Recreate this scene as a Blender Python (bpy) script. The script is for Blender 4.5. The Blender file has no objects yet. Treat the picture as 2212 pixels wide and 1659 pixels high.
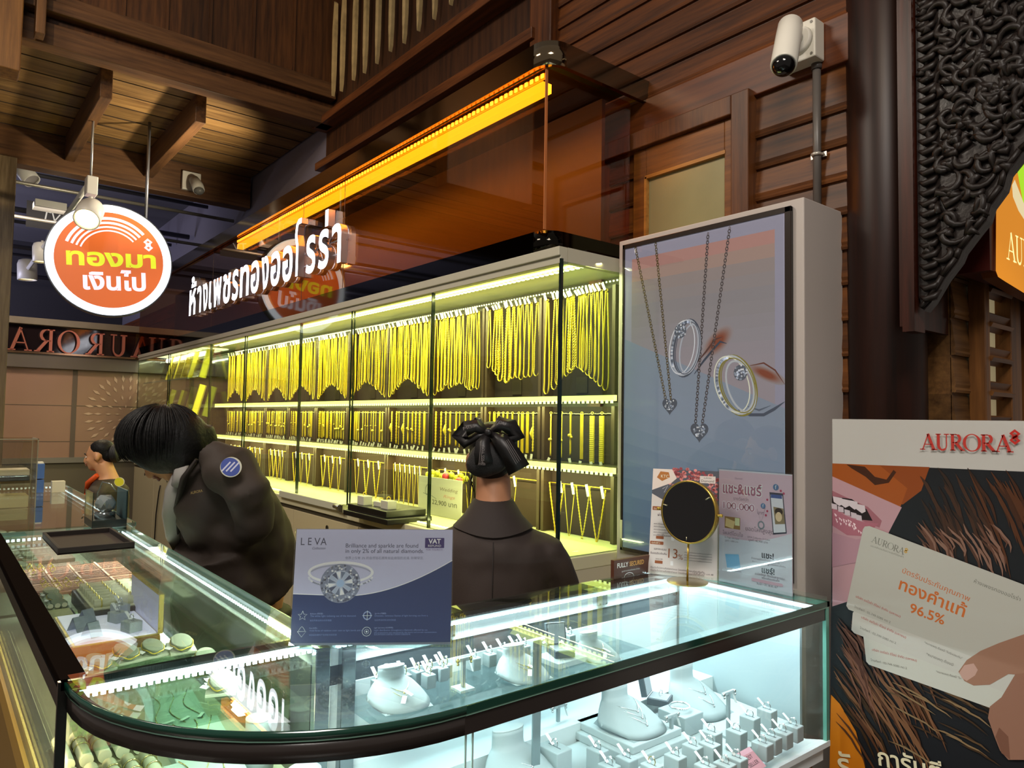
import bpy, bmesh, math, random
from mathutils import Vector as V, Matrix, Euler
random.seed(11)
S=bpy.context.scene; COL=S.collection
R=math.radians; sin=math.sin; cos=math.cos; PI=math.pi
# ---------------------------------------------------------------- camera, world, light, exposure
FW,FH,FPX=2212,1659,1562.85
EYE=V((0,0,1.43)); YAW,PIT,ROL=R(51.068),R(2.824),R(.9306)
CF=V((-sin(YAW)*cos(PIT),cos(YAW)*cos(PIT),sin(PIT)))
_r=V((cos(YAW),sin(YAW),0)); _u=_r.cross(CF)
CR=cos(ROL)*_r+sin(ROL)*_u; CU=-sin(ROL)*_r+cos(ROL)*_u
cam=bpy.data.cameras.new('camera'); cam.sensor_width=36; cam.lens=36*FPX/FW; cam.clip_start=.02
camo=bpy.data.objects.new('camera',cam); COL.objects.link(camo)
camo.matrix_world=Matrix(((CR.x,CU.x,-CF.x,EYE.x),(CR.y,CU.y,-CF.y,EYE.y),(CR.z,CU.z,-CF.z,EYE.z),(0,0,0,1)))
S.camera=camo
def at(ax,val,x,y):
    "point of the plane axis=val that the photograph shows at pixel x,y"
    d=CF+CR*((x-FW/2)/FPX)-CU*((y-FH/2)/FPX)
    return EYE+d*((val-EYE[ax])/d[ax])
W=bpy.data.worlds.new('world'); S.world=W; W.use_nodes=True
W.node_tree.nodes['Background'].inputs[0].default_value=(1.0,.86,.74,1)
W.node_tree.nodes['Background'].inputs[1].default_value=.21
S.view_settings.view_transform='Standard'; S.view_settings.look='None'
S.view_settings.exposure=0; S.view_settings.gamma=1; S.view_settings.use_curve_mapping=False
S.cycles.use_denoising=True
S.cycles.max_bounces=10; S.cycles.transparent_max_bounces=24; S.cycles.glossy_bounces=5
S.cycles.diffuse_bounces=3; S.cycles.sample_clamp_indirect=3; S.cycles.caustics_reflective=False; S.cycles.caustics_refractive=False
def area(name,loc,rot,sx,sy,power,col):
    l=bpy.data.lights.new(name,'AREA'); l.shape='RECTANGLE'; l.size=sx; l.size_y=sy; l.energy=power; l.color=col
    o=bpy.data.objects.new(name,l); COL.objects.link(o); o.location=loc; o.rotation_euler=rot; return o
def spot(name,loc,target,power,ang,col,blend=.6,r=.04):
    l=bpy.data.lights.new(name,'SPOT'); l.energy=power; l.spot_size=R(ang); l.spot_blend=blend; l.color=col; l.shadow_soft_size=r
    o=bpy.data.objects.new(name,l); COL.objects.link(o); o.location=loc
    o.rotation_euler=(V(target)-V(loc)).to_track_quat('-Z','Y').to_euler(); return o
# unseen overhead fill, added to brighten the walkway and shop front
area('overhead_fill',(.9,-.9,4.3),(R(12),R(14),0),1.2,1.2,135,(1,.93,.86))
area('overhead_fill',(-3.2,-1.6,4.4),(R(20),0,0),1.2,.8,95,(1,.88,.74))
spot('wall_fill_spot',(-.3,.3,4.0),(-1.7,2.35,2.5),34,50,(1,.72,.42))  # unseen spot in mid-air, added to brighten the plank wall
spot('upper_wall_fill',(-2.6,-.6,4.2),(-5.2,.9,4.1),110,60,(1,.72,.4))  # unseen spot in mid-air, added to brighten the upper plank wall
area('far_ceiling_fill',(-10.8,-2.2,1.2),(R(180),0,0),2.5,2.0,260,(.74,.74,1))  # added cool fill hidden behind the end wall, lifts the dark far ceiling
area('end_wall_fill',(-7.5,.4,3.2),(0,R(42),0),.4,1.4,24,(1,.85,.7))  # unseen fill added to brighten the pink end wall
spot('soffit_fill',(-5.5,1.95,2.95),(-6.2,.7,3.7),150,125,(1,.86,.6),1.0,.05)  # unseen spot added over the canopy, brightens the soffit from the right
# ---------------------------------------------------------------- materials
def lin(h):
    h=h.lstrip('#'); c=[int(h[i:i+2],16)/255 for i in (0,2,4)]
    return tuple(x/12.92 if x<=.04045 else ((x+.055)/1.055)**2.4 for x in c)
MATS={}
def lite(h,k): return '#'+''.join('%02x'%min(235,round(255*((x*k)**(1/2.4)*1.055-.055))) if x*k>.0032 else '%02x'%round(x*k*12.92*255) for x in lin(h))
def P(h,rough=.5,metal=0.,em=0.,ecol=None,spec=.5,bump=0.,bscale=300,var=0.,vscale=8,sample=True,coat=0.):
    "plain procedural material: colour h with optional noise variation, bump, emission"
    k=(h,rough,metal,em,ecol,spec,bump,bscale,var,vscale,sample,coat)
    if k in MATS: return MATS[k]
    m=bpy.data.materials.new('paint_'+h.strip('#')); m.use_nodes=True; nt=m.node_tree; b=nt.nodes['Principled BSDF']
    c=lin(h); b.inputs['Base Color'].default_value=(*c,1); b.inputs['Roughness'].default_value=rough
    b.inputs['Metallic'].default_value=metal; b.inputs['Specular IOR Level'].default_value=spec; b.inputs['Coat Weight'].default_value=coat
    if em:
        b.inputs['Emission Color'].default_value=(*(lin(ecol) if ecol else c),1); b.inputs['Emission Strength'].default_value=em
    if not sample or (em and em<.5): m.cycles.emission_sampling='NONE'
    if bump or var:
        tc=nt.nodes.new('ShaderNodeTexCoord')
        if var:
            n=nt.nodes.new('ShaderNodeTexNoise'); n.inputs['Scale'].default_value=vscale; n.inputs['Detail'].default_value=5
            nt.links.new(tc.outputs['Object'],n.inputs['Vector'])
            r=nt.nodes.new('ShaderNodeValToRGB'); nt.links.new(n.outputs['Fac'],r.inputs['Fac'])
            r.color_ramp.elements[0].position=.3; r.color_ramp.elements[1].position=.7
            r.color_ramp.elements[0].color=(*[x*(1-var) for x in c],1); r.color_ramp.elements[1].color=(*[min(1,x*(1+var)) for x in c],1)
            nt.links.new(r.outputs['Color'],b.inputs['Base Color'])
        if bump:
            n=nt.nodes.new('ShaderNodeTexNoise'); n.inputs['Scale'].default_value=bscale; n.inputs['Detail'].default_value=3
            nt.links.new(tc.outputs['Object'],n.inputs['Vector'])
            bp=nt.nodes.new('ShaderNodeBump'); bp.inputs['Strength'].default_value=bump; bp.inputs['Distance'].default_value=.004
            nt.links.new(n.outputs['Fac'],bp.inputs['Height']); nt.links.new(bp.outputs['Normal'],b.inputs['Normal'])
    MATS[k]=m; return m
def wood(h1,h2,axis=0,rough=.45,scale=1.0,board=0.0,baxis=2):
    "wood: grain stretched along axis; board>0 gives every board its own tone across baxis"
    k=('wood',h1,h2,axis,rough,scale,board,baxis)
    if k in MATS: return MATS[k]
    m=bpy.data.materials.new('wood'); m.use_nodes=True; nt=m.node_tree; b=nt.nodes['Principled BSDF']; L=nt.links.new
    b.inputs['Roughness'].default_value=rough; b.inputs['Specular IOR Level'].default_value=.35
    g=nt.nodes.new('ShaderNodeNewGeometry'); mp=nt.nodes.new('ShaderNodeMapping')
    sc=[14*scale]*3; sc[axis]=.9*scale; mp.inputs['Scale'].default_value=sc
    L(g.outputs['Position'],mp.inputs['Vector'])
    n=nt.nodes.new('ShaderNodeTexNoise'); n.inputs['Scale'].default_value=2.2; n.inputs['Detail'].default_value=6; n.inputs['Roughness'].default_value=.65
    L(mp.outputs['Vector'],n.inputs['Vector'])
    r=nt.nodes.new('ShaderNodeValToRGB'); r.color_ramp.elements[0].position=.3; r.color_ramp.elements[1].position=.72
    r.color_ramp.elements[0].color=(*lin(h1),1); r.color_ramp.elements[1].color=(*lin(h2),1); L(n.outputs['Fac'],r.inputs['Fac'])
    out=r.outputs['Color']
    if board:
        sp=nt.nodes.new('ShaderNodeSeparateXYZ'); L(g.outputs['Position'],sp.inputs[0])
        d=nt.nodes.new('ShaderNodeMath'); d.operation='DIVIDE'; L(sp.outputs[baxis],d.inputs[0]); d.inputs[1].default_value=board
        f=nt.nodes.new('ShaderNodeMath'); f.operation='FLOOR'; L(d.outputs[0],f.inputs[0])
        wn=nt.nodes.new('ShaderNodeTexWhiteNoise'); wn.noise_dimensions='1D'; L(f.outputs[0],wn.inputs['W'])
        mr=nt.nodes.new('ShaderNodeMapRange'); mr.inputs['To Min'].default_value=.62; mr.inputs['To Max'].default_value=1.2; L(wn.outputs['Value'],mr.inputs['Value'])
        vm=nt.nodes.new('ShaderNodeVectorMath'); vm.operation='SCALE'; L(out,vm.inputs[0]); L(mr.outputs[0],vm.inputs['Scale']); out=vm.outputs[0]
    L(out,b.inputs['Base Color'])
    bp=nt.nodes.new('ShaderNodeBump'); bp.inputs['Strength'].default_value=.15; bp.inputs['Distance'].default_value=.002
    L(n.outputs['Fac'],bp.inputs['Height']); L(bp.outputs['Normal'],b.inputs['Normal'])
    MATS[k]=m; return m
def glass(tint='#eef6f2',f0=.05,rough=.0,gcol=(1,1,1),extra=0.):
    "thin clear sheet: tinted transparency plus a mirror share that grows with the angle"
    k=('glass',tint,f0,rough,gcol,extra)
    if k in MATS: return MATS[k]
    m=bpy.data.materials.new('glass'); m.use_nodes=True; nt=m.node_tree; nt.nodes.clear(); L=nt.links.new
    o=nt.nodes.new('ShaderNodeOutputMaterial'); mx=nt.nodes.new('ShaderNodeMixShader')
    t=nt.nodes.new('ShaderNodeBsdfTransparent'); t.inputs[0].default_value=(*lin(tint),1)
    gl=nt.nodes.new('ShaderNodeBsdfGlossy'); gl.inputs['Roughness'].default_value=rough; gl.inputs['Color'].default_value=(*gcol,1)
    g=nt.nodes.new('ShaderNodeNewGeometry'); dt=nt.nodes.new('ShaderNodeVectorMath'); dt.operation='DOT_PRODUCT'
    L(g.outputs['Normal'],dt.inputs[0]); L(g.outputs['Incoming'],dt.inputs[1])
    def mt(op,a,b=None):
        x=nt.nodes.new('ShaderNodeMath'); x.operation=op
        for i,v in enumerate((a,b)):
            if v is None: continue
            if isinstance(v,(int,float)): x.inputs[i].default_value=v
            else: L(v,x.inputs[i])
        return x.outputs[0]
    c=mt('SUBTRACT',1.0,mt('ABSOLUTE',dt.outputs['Value'])); p=mt('POWER',c,5.0)
    fr=mt('MINIMUM',mt('ADD',mt('MULTIPLY',p,1-f0),f0+extra),1.0)
    L(fr,mx.inputs[0]); L(t.outputs[0],mx.inputs[1]); L(gl.outputs[0],mx.inputs[2]); L(mx.outputs[0],o.inputs[0])
    MATS[k]=m; return m
# ---------------------------------------------------------------- mesh helpers
MW={}
def pw(o): return MW.get(o.name,Matrix.Identity(4))
def tag(o,label,cat=None,group=None,kind=None):
    if label: o['label']=label
    if cat: o['category']=cat
    if group: o['group']=group
    if kind: o['kind']=kind
    return o
def thing(name,label,cat,loc=(0,0,0),group=None,rz=0.):
    o=bpy.data.objects.new(name,None); COL.objects.link(o); o.location=loc; o.rotation_euler=(0,0,rz); o.empty_display_size=.05
    MW[o.name]=Matrix.Translation(V(loc))@Matrix.Rotation(rz,4,'Z'); return tag(o,label,cat,group)
def dup(o,loc=None,rz=None,label=None,group=None,sc=None,parent=None):
    c=o.copy(); COL.objects.link(c); c.parent=parent if parent else None
    if parent is None:
        if loc is not None: c.location=loc
        if rz is not None: c.rotation_euler=(o.rotation_euler[0],o.rotation_euler[1],rz)
        if sc is not None: c.scale=sc
        if label: c['label']=label
        if group: c['group']=group
    for ch in list(o.children): dup(ch,parent=c)
    return c
def basis(d):
    d=V(d).normalized(); a=V((0,0,1)) if abs(d.z)<.9 else V((1,0,0)); x=d.cross(a).normalized(); return x,d.cross(x).normalized(),d
class MB:
    def __init__(s): s.bm=bmesh.new(); s.mi=0; s.mats=[]
    def mat(s,m):
        if m not in s.mats: s.mats.append(m)
        s.mi=s.mats.index(m); return s
    def f(s,vs,smooth=False):
        try: fc=s.bm.faces.new(vs)
        except ValueError: return None
        fc.material_index=s.mi; fc.smooth=smooth; return fc
    def box(s,x0,x1,y0,y1,z0,z1,M=None):
        v=[s.bm.verts.new(V((x,y,z)) if M is None else M@V((x,y,z))) for x in (x0,x1) for y in (y0,y1) for z in (z0,z1)]
        for q in ((0,1,3,2),(4,6,7,5),(0,4,5,1),(2,3,7,6),(0,2,6,4),(1,5,7,3)): s.f([v[i] for i in q])
        return s
    def rings(s,rs,closed=True,cap=True,loop=False,smooth=True):
        R_=[[s.bm.verts.new(p) for p in r] for r in rs]; n=len(R_[0]); m=len(R_)
        for i in range(m if loop else m-1):
            a,b=R_[i],R_[(i+1)%m]
            for j in range(n if closed else n-1):
                k=(j+1)%n; s.f([a[j],a[k],b[k],b[j]],smooth)
        if cap and not loop: s.f(R_[0][::-1]); s.f(R_[-1])
        return s
    def cyl(s,p0,p1,r0,r1=None,n=14,cap=True,smooth=True):
        p0,p1=V(p0),V(p1); r1=r0 if r1 is None else r1; x,y,d=basis(p1-p0)
        return s.rings([[p+(x*cos(2*PI*i/n)+y*sin(2*PI*i/n))*r for i in range(n)] for p,r in ((p0,r0),(p1,r1))],cap=cap,smooth=smooth)
    def tube(s,pts,r,n=6,loop=False,flat=1.0,cap=True):
        pts=[V(p) for p in pts]; m=len(pts); rr=r if isinstance(r,(list,tuple)) else [r]*m; rs=[]; x=None
        for i,p in enumerate(pts):
            if loop: d=pts[(i+1)%m]-pts[i-1]
            else: d=pts[min(i+1,m-1)]-pts[max(i-1,0)]
            if d.length<1e-9: d=V((0,0,1))
            d.normalize()
            if x is None: x=basis(d)[0]
            else:
                x=x-d*x.dot(d)
                x=x.normalized() if x.length>1e-6 else basis(d)[0]
            y=d.cross(x)
            rs.append([p+(x*cos(2*PI*k/n)+y*flat*sin(2*PI*k/n))*rr[i] for k in range(n)])
        return s.rings(rs,loop=loop,cap=cap)
    def lathe(s,prof,c=(0,0,0),n=24,M=None,cap=True,sx=1,sy=1):
        c=V(c); rs=[]
        for r,z in prof:
            rs.append([(lambda q:c+q if M is None else M@q)(V((r*sx*cos(2*PI*i/n),r*sy*sin(2*PI*i/n),z))) for i in range(n)])
        return s.rings(rs,cap=cap)
    def sph(s,c,r,M=None,nu=16,nv=10):
        r=(r,r,r) if isinstance(r,(int,float)) else r; c=V(c); rs=[]
        for j in range(nv+1):
            t=PI*(j+.02)/(nv+.04)
            ring=[]
            for i in range(nu):
                q=V((r[0]*sin(t)*cos(2*PI*i/nu),r[1]*sin(t)*sin(2*PI*i/nu),-r[2]*cos(t)))
                ring.append(c+(q if M is None else M@q))
            rs.append(ring)
        return s.rings(rs)
    def torus(s,c,R_,r,ax=(0,0,1),n=24,k=8,sx=1,sy=1):
        x,y,d=basis(ax); c=V(c)
        return s.rings([[c+(x*cos(a)*sx+y*sin(a)*sy)*(R_+r*cos(b))+d*r*sin(b) for b in [2*PI*j/k for j in range(k)]] for a in [2*PI*i/n for i in range(n)]],loop=True)
    def prism(s,poly,a,b):
        "poly: 3D points; extruded by vector b-a"
        d=V(b)-V(a); A=[s.bm.verts.new(V(p)) for p in poly]; B=[s.bm.verts.new(V(p)+d) for p in poly]; n=len(A)
        s.f(A[::-1]); s.f(B)
        for i in range(n): s.f([A[i],A[(i+1)%n],B[(i+1)%n],B[i]])
        return s
    def poly(s,pts,smooth=False): s.f([s.bm.verts.new(V(p)) for p in pts],smooth); return s
    def mesh(s,me,M):
        b2=bmesh.new(); b2.from_mesh(me); b2.transform(M); off={}
        for v in b2.verts: off[v]=s.bm.verts.new(v.co)
        for f in b2.faces: s.f([off[v] for v in f.verts])
        b2.free(); return s
    def out(s,name,mat=None,parent=None,label=None,cat=None,group=None,kind=None,bevel=0,seg=2,origin=None,fix=True,sub=0):
        bm=s.bm
        if fix: bmesh.ops.recalc_face_normals(bm,faces=bm.faces[:])
        me=bpy.data.meshes.new(name); o=bpy.data.objects.new(name,me); COL.objects.link(o)
        if parent is not None: bm.transform(pw(parent).inverted()); o.parent=parent; MW[o.name]=pw(parent)
        else:
            if origin is None:
                cs=[v.co for v in bm.verts]; lo=[min(c[i] for c in cs) for i in range(3)]; hi=[max(c[i] for c in cs) for i in range(3)]
                origin=((lo[0]+hi[0])/2,(lo[1]+hi[1])/2,lo[2])
            bm.transform(Matrix.Translation(-V(origin))); o.location=origin; MW[o.name]=Matrix.Translation(V(origin))
        bm.to_mesh(me); bm.free()
        for m in (s.mats or ([mat] if mat else [])): me.materials.append(m)
        if bevel:
            b=o.modifiers.new('bevel','BEVEL'); b.width=bevel; b.segments=seg; b.limit_method='ANGLE'; b.angle_limit=R(40)
        if sub:
            b=o.modifiers.new('sub','SUBSURF'); b.levels=sub; b.render_levels=sub
        return tag(o,label,cat,group,kind)
def struct(name,mb,mat,**k):
    o=mb.out(name,mat,**k); o['kind']='structure'; return o
_TX={}
FONT=None
def tmesh(body,bold=False,shear=0.,space=1.):
    k=(body,bold,shear,space)
    if k in _TX: return _TX[k]
    c=bpy.data.curves.new('lettering','FONT'); c.body=body; c.resolution_u=3; c.space_character=space; c.shear=shear
    if bold: c.offset=bold if isinstance(bold,float) else .018
    o=bpy.data.objects.new('lettering',c); me=o.to_mesh(); me=me.copy()
    bpy.data.objects.remove(o); _TX[k]=me; return me
class Art:
    "flat printed artwork on a plane: origin o, axes u (right) and v (up); one mesh, many inks"
    def __init__(s,o,u,v,step=.00002):
        s.o=V(o); s.u=V(u).normalized(); s.v=V(v).normalized(); s.n=s.u.cross(s.v); s.mb=MB(); s.st=step; s.l=0
    def p(s,a,b): return s.o+s.u*a+s.v*b+s.n*(s.l*s.st)
    def inv(s,q): d=V(q)-s.o; return d.dot(s.u),d.dot(s.v)
    def px(s,x,y):
        d=CF+CR*((x-FW/2)/FPX)-CU*((y-FH/2)/FPX); t=(s.o-EYE).dot(s.n)/d.dot(s.n); return s.inv(EYE+d*t)
    def poly(s,pts,m): s.l+=1; s.mb.mat(m).poly([s.p(*q) for q in pts]); return s
    def polyx(s,pts,m): return s.poly([s.px(*q) for q in pts],m)
    def rect(s,a,b,c,d,m): return s.poly([(a,b),(c,b),(c,d),(a,d)],m)
    def rrect(s,a,b,c,d,r,m):
        q=[]
        for (x,y,t) in ((c-r,b+r,-90),(c-r,d-r,0),(a+r,d-r,90),(a+r,b+r,180)):
            q+=[(x+r*cos(R(t+i*15)),y+r*sin(R(t+i*15))) for i in range(7)]
        return s.poly(q,m)
    def ell(s,x,y,rx,ry,m,rot=0,n=32,t0=0,t1=360,w=None):
        c,d=cos(R(rot)),sin(R(rot)); full=(t1-t0)>=360
        P0=lambda a,k: (x+c*k[0]*cos(a)-d*k[1]*sin(a),y+d*k[0]*cos(a)+c*k[1]*sin(a))
        T=[R(t0+(t1-t0)*i/n) for i in range(n+(0 if full else 1))]
        if w is None: return s.poly([P0(a,(rx,ry)) for a in T],m)
        s.l+=1; s.mb.mat(m); o=[P0(a,(rx,ry)) for a in T]; i_=[P0(a,(rx-w,ry-w)) for a in T]; N=len(T)
        for i in range(N if full else N-1):
            j=(i+1)%N; s.mb.poly([s.p(*o[i]),s.p(*o[j]),s.p(*i_[j]),s.p(*i_[i])])
        return s
    def line(s,pts,w,m,same=False):
        if not same: s.l+=1
        s.mb.mat(m); n=len(pts); L=[];Rr=[]
        for i,(x,y) in enumerate(pts):
            a=pts[max(i-1,0)]; b=pts[min(i+1,n-1)]; dx,dy=b[0]-a[0],b[1]-a[1]; h=math.hypot(dx,dy) or 1
            ww=w[i] if isinstance(w,(list,tuple)) else w
            L.append((x-dy/h*ww/2,y+dx/h*ww/2)); Rr.append((x+dy/h*ww/2,y-dx/h*ww/2))
        for i in range(n-1): s.mb.poly([s.p(*L[i]),s.p(*L[i+1]),s.p(*Rr[i+1]),s.p(*Rr[i])])
        return s
    def text(s,body,x,y,m,w=None,h=None,al='l',rot=0,bold=False,shear=0,mir=False,depth=0):
        me=tmesh(body,bold,shear)
        if not me.vertices: return s
        xs=[v.co.x for v in me.vertices]; ys=[v.co.y for v in me.vertices]; x0,x1=min(xs),max(xs); y0,y1=min(ys),max(ys)
        kx=(w/(x1-x0)) if w else h/(y1-y0); ky=(h/(y1-y0)) if h else kx
        ox={'l':x0,'c':(x0+x1)/2,'r':x1}[al]; s.l+=1; s.mb.mat(m); c,d=cos(R(rot)),sin(R(rot)); mx=-1 if mir else 1
        vs=[]
        for v in me.vertices:
            a=(v.co.x-ox)*kx*mx; b=(v.co.y-y0)*ky; vs.append(s.mb.bm.verts.new(s.p(x+c*a-d*b,y+d*a+c*b)))
        for f in me.polygons: s.mb.f([vs[i] for i in f.vertices])
        return s
    def fig(s,strokes,x,y,k,m,rot=0,wk=1):
        "strokes: list of (pts,width) in unit space"
        c,d=cos(R(rot)),sin(R(rot)); s.l+=1
        for pts,w in strokes:
            q=[(x+k*(c*a-d*b),y+k*(d*a+c*b)) for a,b in pts]
            ww=[k*z*wk for z in w] if isinstance(w,(list,tuple)) else k*w*wk
            s.line(q,ww,m,same=True)
        return s
    def out(s,name,parent=None,**k): return s.mb.out(name,None,parent,fix=False,**k)
# serif capitals as strokes, cap height 1
def arc(cx,cy,rx,ry,a,b,n=12): return [(cx+rx*cos(R(a+(b-a)*i/n)),cy+ry*sin(R(a+(b-a)*i/n))) for i in range(n+1)]
def ser(x,y,w=.3): return ([(x-w/2,y),(x+w/2,y)],.05)
SERIF={
'A':(.86,[([(.08,0),(.42,.98)],.05),([(.40,1.0),(.74,0)],.13),([(.2,.34),(.6,.34)],.045),ser(.08,.025),ser(.75,.025,.34)]),
'U':(.86,[([(.2,.98),(.2,.35)]+arc(.43,.33,.23,.31,180,270,8),[.13]*3+[.12]*4+[.09]*4),(arc(.43,.33,.23,.31,270,360,8)+[(.66,.98)],[.09]*4+[.05]*6),ser(.2,.975),ser(.66,.975,.28)]),
'R':(.84,[([(.2,0),(.2,1)],.13),ser(.2,.025),([(.05,.975),(.4,.975)],.05),(arc(.36,.735,.24,.24,90,-90,14),[.05]*3+[.12]*9+[.05]*3),([(.2,.49),(.4,.49)],.045),([(.36,.5),(.72,.02)],.13),([(.62,.025),(.86,.025)],.05)]),
'O':(.96,[(arc(.47,.5,.41,.5,0,360,32),[.13,.13,.12,.1,.08,.06,.05,.045,.045,.045,.05,.06,.08,.1,.12,.13,.13,.13,.12,.1,.08,.06,.05,.045,.045,.045,.05,.06,.08,.1,.12,.13,.13])]),
}
def serif_word(word):
    x=0; out=[]
    for ch in word:
        a,st=SERIF[ch]
        out+=[([(x+p,q) for p,q in pts],w) for pts,w in st]; x+=a*.93
    return out,x
def brand_knot(): # two interlocked rounded diamonds
    def dia(cy): return ([(0,cy+.5),(.45,cy),(0,cy-.5),(-.45,cy),(0,cy+.5),(.2,cy+.28)],.17)
    return [([(-.12,.2),(-.45,.42),(0,.82),(.45,.42),(0,.05),(-.3,-.12)],.36),([(.12,-.2),(.45,-.42),(0,-.82),(-.45,-.42),(0,-.05),(.3,.12)],.36)]
# ---------------------------------------------------------------- setting: floor, walls, soffit, pillar
WOOD=wood('#341a0b','#7c4a20',0,.42,1,.118,2)
WOODP=wood('#3a1d0c','#7a4520',0,.4)
WOODV=wood('#2c180b','#5e3a1c',2,.5,1,.31,1)
WOODS=wood('#5a3f24','#9a7748',1,.5,1,.24,0)
WOODB=wood('#3a2413','#6a482a',0,.5)
WOODY=wood('#3a2413','#6a482a',1,.5)
DARKW=wood('#1c0b06','#4a2012',2,.33)
struct('floor',MB().box(-10,2.5,-3,3.2,-.05,0),P('#4a443e',.25,var=.15))
def boards(x0,x1,zs,y):
    m=MB()
    for a,b in zip(zs,zs[1:]):
        m.prism([(x0,y,a+.004),(x0,y-.013,a+.004),(x0,y-.016,a+.012),(x0,y-.012,a+.02),(x0,y-.015,a+.03),(x0,y-.004,b-.004),(x0,y,b-.004)],(x0,0,0),(x1,0,0))
    return m.box(x0,x1,y-.002,y+.12,zs[0],zs[-1])
zs=[.118*i for i in range(23)]; zs[-1]=2.64
struct('wall_back',boards(-12.9,-1.0,zs,2.35),WOOD)
struct('wall_upper',boards(-2.6,-1.0,[2.80+.11*i for i in range(20)],2.35),wood('#341a0b','#744018',0,.42,1,.11,2))
struct('wall_back_upper',MB().box(-12.9,-5.3,2.36,2.4,2.8,4.0),P('#6a6674',.7))
struct('trim_1',MB().box(-12.9,-1.0,2.325,2.36,2.64,2.805),wood('#3a1a0c','#6e3a1a',0,.4),bevel=.004)
struct('trim_2',MB().box(-2.74,-2.58,2.29,2.4,2.8,5),wood('#33190b','#6a3a18',2,.4),bevel=.006)
struct('wall_balcony',MB().box(-5.3,-2.7,2.36,2.46,2.8,5.2),wood('#2a160a','#4c2c15',2,.5))
m=MB().box(-5.3,-2.7,2.24,2.36,3.66,3.72).box(-5.3,-2.7,2.27,2.36,3.34,3.40).box(-5.3,-2.7,2.3,2.36,3.0,3.2)
struct('trim_3',m,WOODP,bevel=.004)
# window with frosted pane between the canopy and the camera wall
w=struct('window_1',MB().box(-1.56,-1.485,2.29,2.36,1.0,2.66).box(-2.3,-1.56,2.29,2.36,2.585,2.66).box(-2.3,-2.22,2.29,2.36,1.0,2.585),wood('#3a1e0d','#6e4220',2,.4),bevel=.004)
MB().box(-1.604,-1.545,2.315,2.35,1.0,2.585).box(-2.06,-1.99,2.315,2.35,1,2.585).box(-1.99,-1.604,2.315,2.35,2.462,2.585).out('window_sash',wood('#4c2a10','#84521f',0,.4),w,bevel=.003)
MB().box(-1.99,-1.604,2.33,2.345,1.0,2.462).out('window_pane',P('#8f8a62',.25,var=.1,vscale=3),w)
MB().box(-1.994,-1.6,2.312,2.332,2.452,2.466).box(-1.997,-1.985,2.312,2.332,1,2.46).out('glazing_bead',wood('#8a5a24','#c08a44',0,.4),w)
# round pillar
struct('trim_4',MB().lathe([(.116,0),(.116,2.1),(.114,5.2)],(-1.055,2.41,0),36),wood('#140805','#321409',2,.42,.7))
struct('trim_5',MB().box(-.925,-.905,2.2,2.5,1.72,5),DARKW)
# louvred side wall beyond the pillar
zs=[.118*i for i in range(44)]
m=MB()
for a,b in zip(zs,zs[1:]):
    m.prism([(-.9,2.5,a+.004),(-.887,2.5,a+.004),(-.884,2.5,a+.012),(-.888,2.5,a+.02),(-.885,2.5,a+.03),(-.896,2.5,b-.004),(-.9,2.5,b-.004)],(0,2.5,0),(0,6.0,0))
struct('wall_right',m.box(-1.0,-.898,2.5,6.0,0,5.1),wood('#4a2f18','#8a6236',1,.45,1,.118,2))
w=struct('window_2',MB().box(-.89,-.84,2.62,2.66,0,2.1).box(-.89,-.84,2.86,2.96,0,2.1).box(-.89,-.84,3.05,3.09,0,2.1),wood('#4a2c14','#8a5a2c',2,.4),bevel=.003)
for i in range(16):
    M=Matrix.Translation((-.86,2.76,.32+.112*i))@Matrix.Rotation(R(28),4,'Y')
    MB().box(-.03,.03,-.1,.1,-.007,.007,M).box(-.005,.005,-.1,.1,-.03,.03,M).out('louvre_slat',wood('#4a2a12','#8a5a2c',1,.4),w)
MB().box(-.892,-.888,2.66,2.86,0,2.1).out('window_pane',P('#d8c79a',.6,em=.25),w)
# soffit of the upper storey, its beams and plank wall
struct('ceiling',MB().box(-7.0,-5.15,-2.4,2.34,3.72,3.80),WOODS)
m=MB()
for i in range(7): m.box(-6.95+.24*i,-6.945+.24*i,-2.4,2.34,3.714,3.722)
struct('trim_6',m,P('#2a1c10',.7))
struct('trim_7',MB().box(-5.25,-5.13,-2.4,2.34,3.66,3.80),WOODY,bevel=.006)
struct('trim_8',MB().box(-5.2,-5.10,-2.4,2.34,3.86,3.93).box(-5.22,-5.14,-2.4,2.34,3.93,4.0),WOODY,bevel=.006)
struct('wall_left',MB().box(-5.35,-5.2,-2.4,2.36,3.80,5.3),WOODV)
m=MB()
for y in (-.1,.33,.36,.62,.88,1.14,1.42,1.72,2.02): m.box(-5.2,-5.185,y,y+.018,4.0,5.3)
struct('trim_9',m,WOODV)
struct('trim_10',MB().box(-5.12,-4.95,-.6,.335,3.38,5.2),wood('#4a2e16','#7a5428',2,.5),bevel=.006)
struct('trim_11',MB().box(-5.1,-5.0,.40,.45,3.66,5.2).box(-5.13,-5.06,.36,1.0,4.28,4.36),wood('#3a2412','#6a4826',2,.5),bevel=.004)
struct('trim_12',MB().box(-7.1,-6.95,-2.4,2.34,3.42,3.72),WOODY,bevel=.005)
for y in (.80,1.40):
    o=MB().box(-6.95,-5.38,y,y+.075,3.52,3.73).out('ceiling_beam',WOODB,bevel=.006)
    tag(o,('short wooden ceiling beam under the soffit, nearest the left edge' if y<1 else 'short wooden ceiling beam under the soffit, nearer the orange canopy'),'beam','soffit beams')
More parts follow.
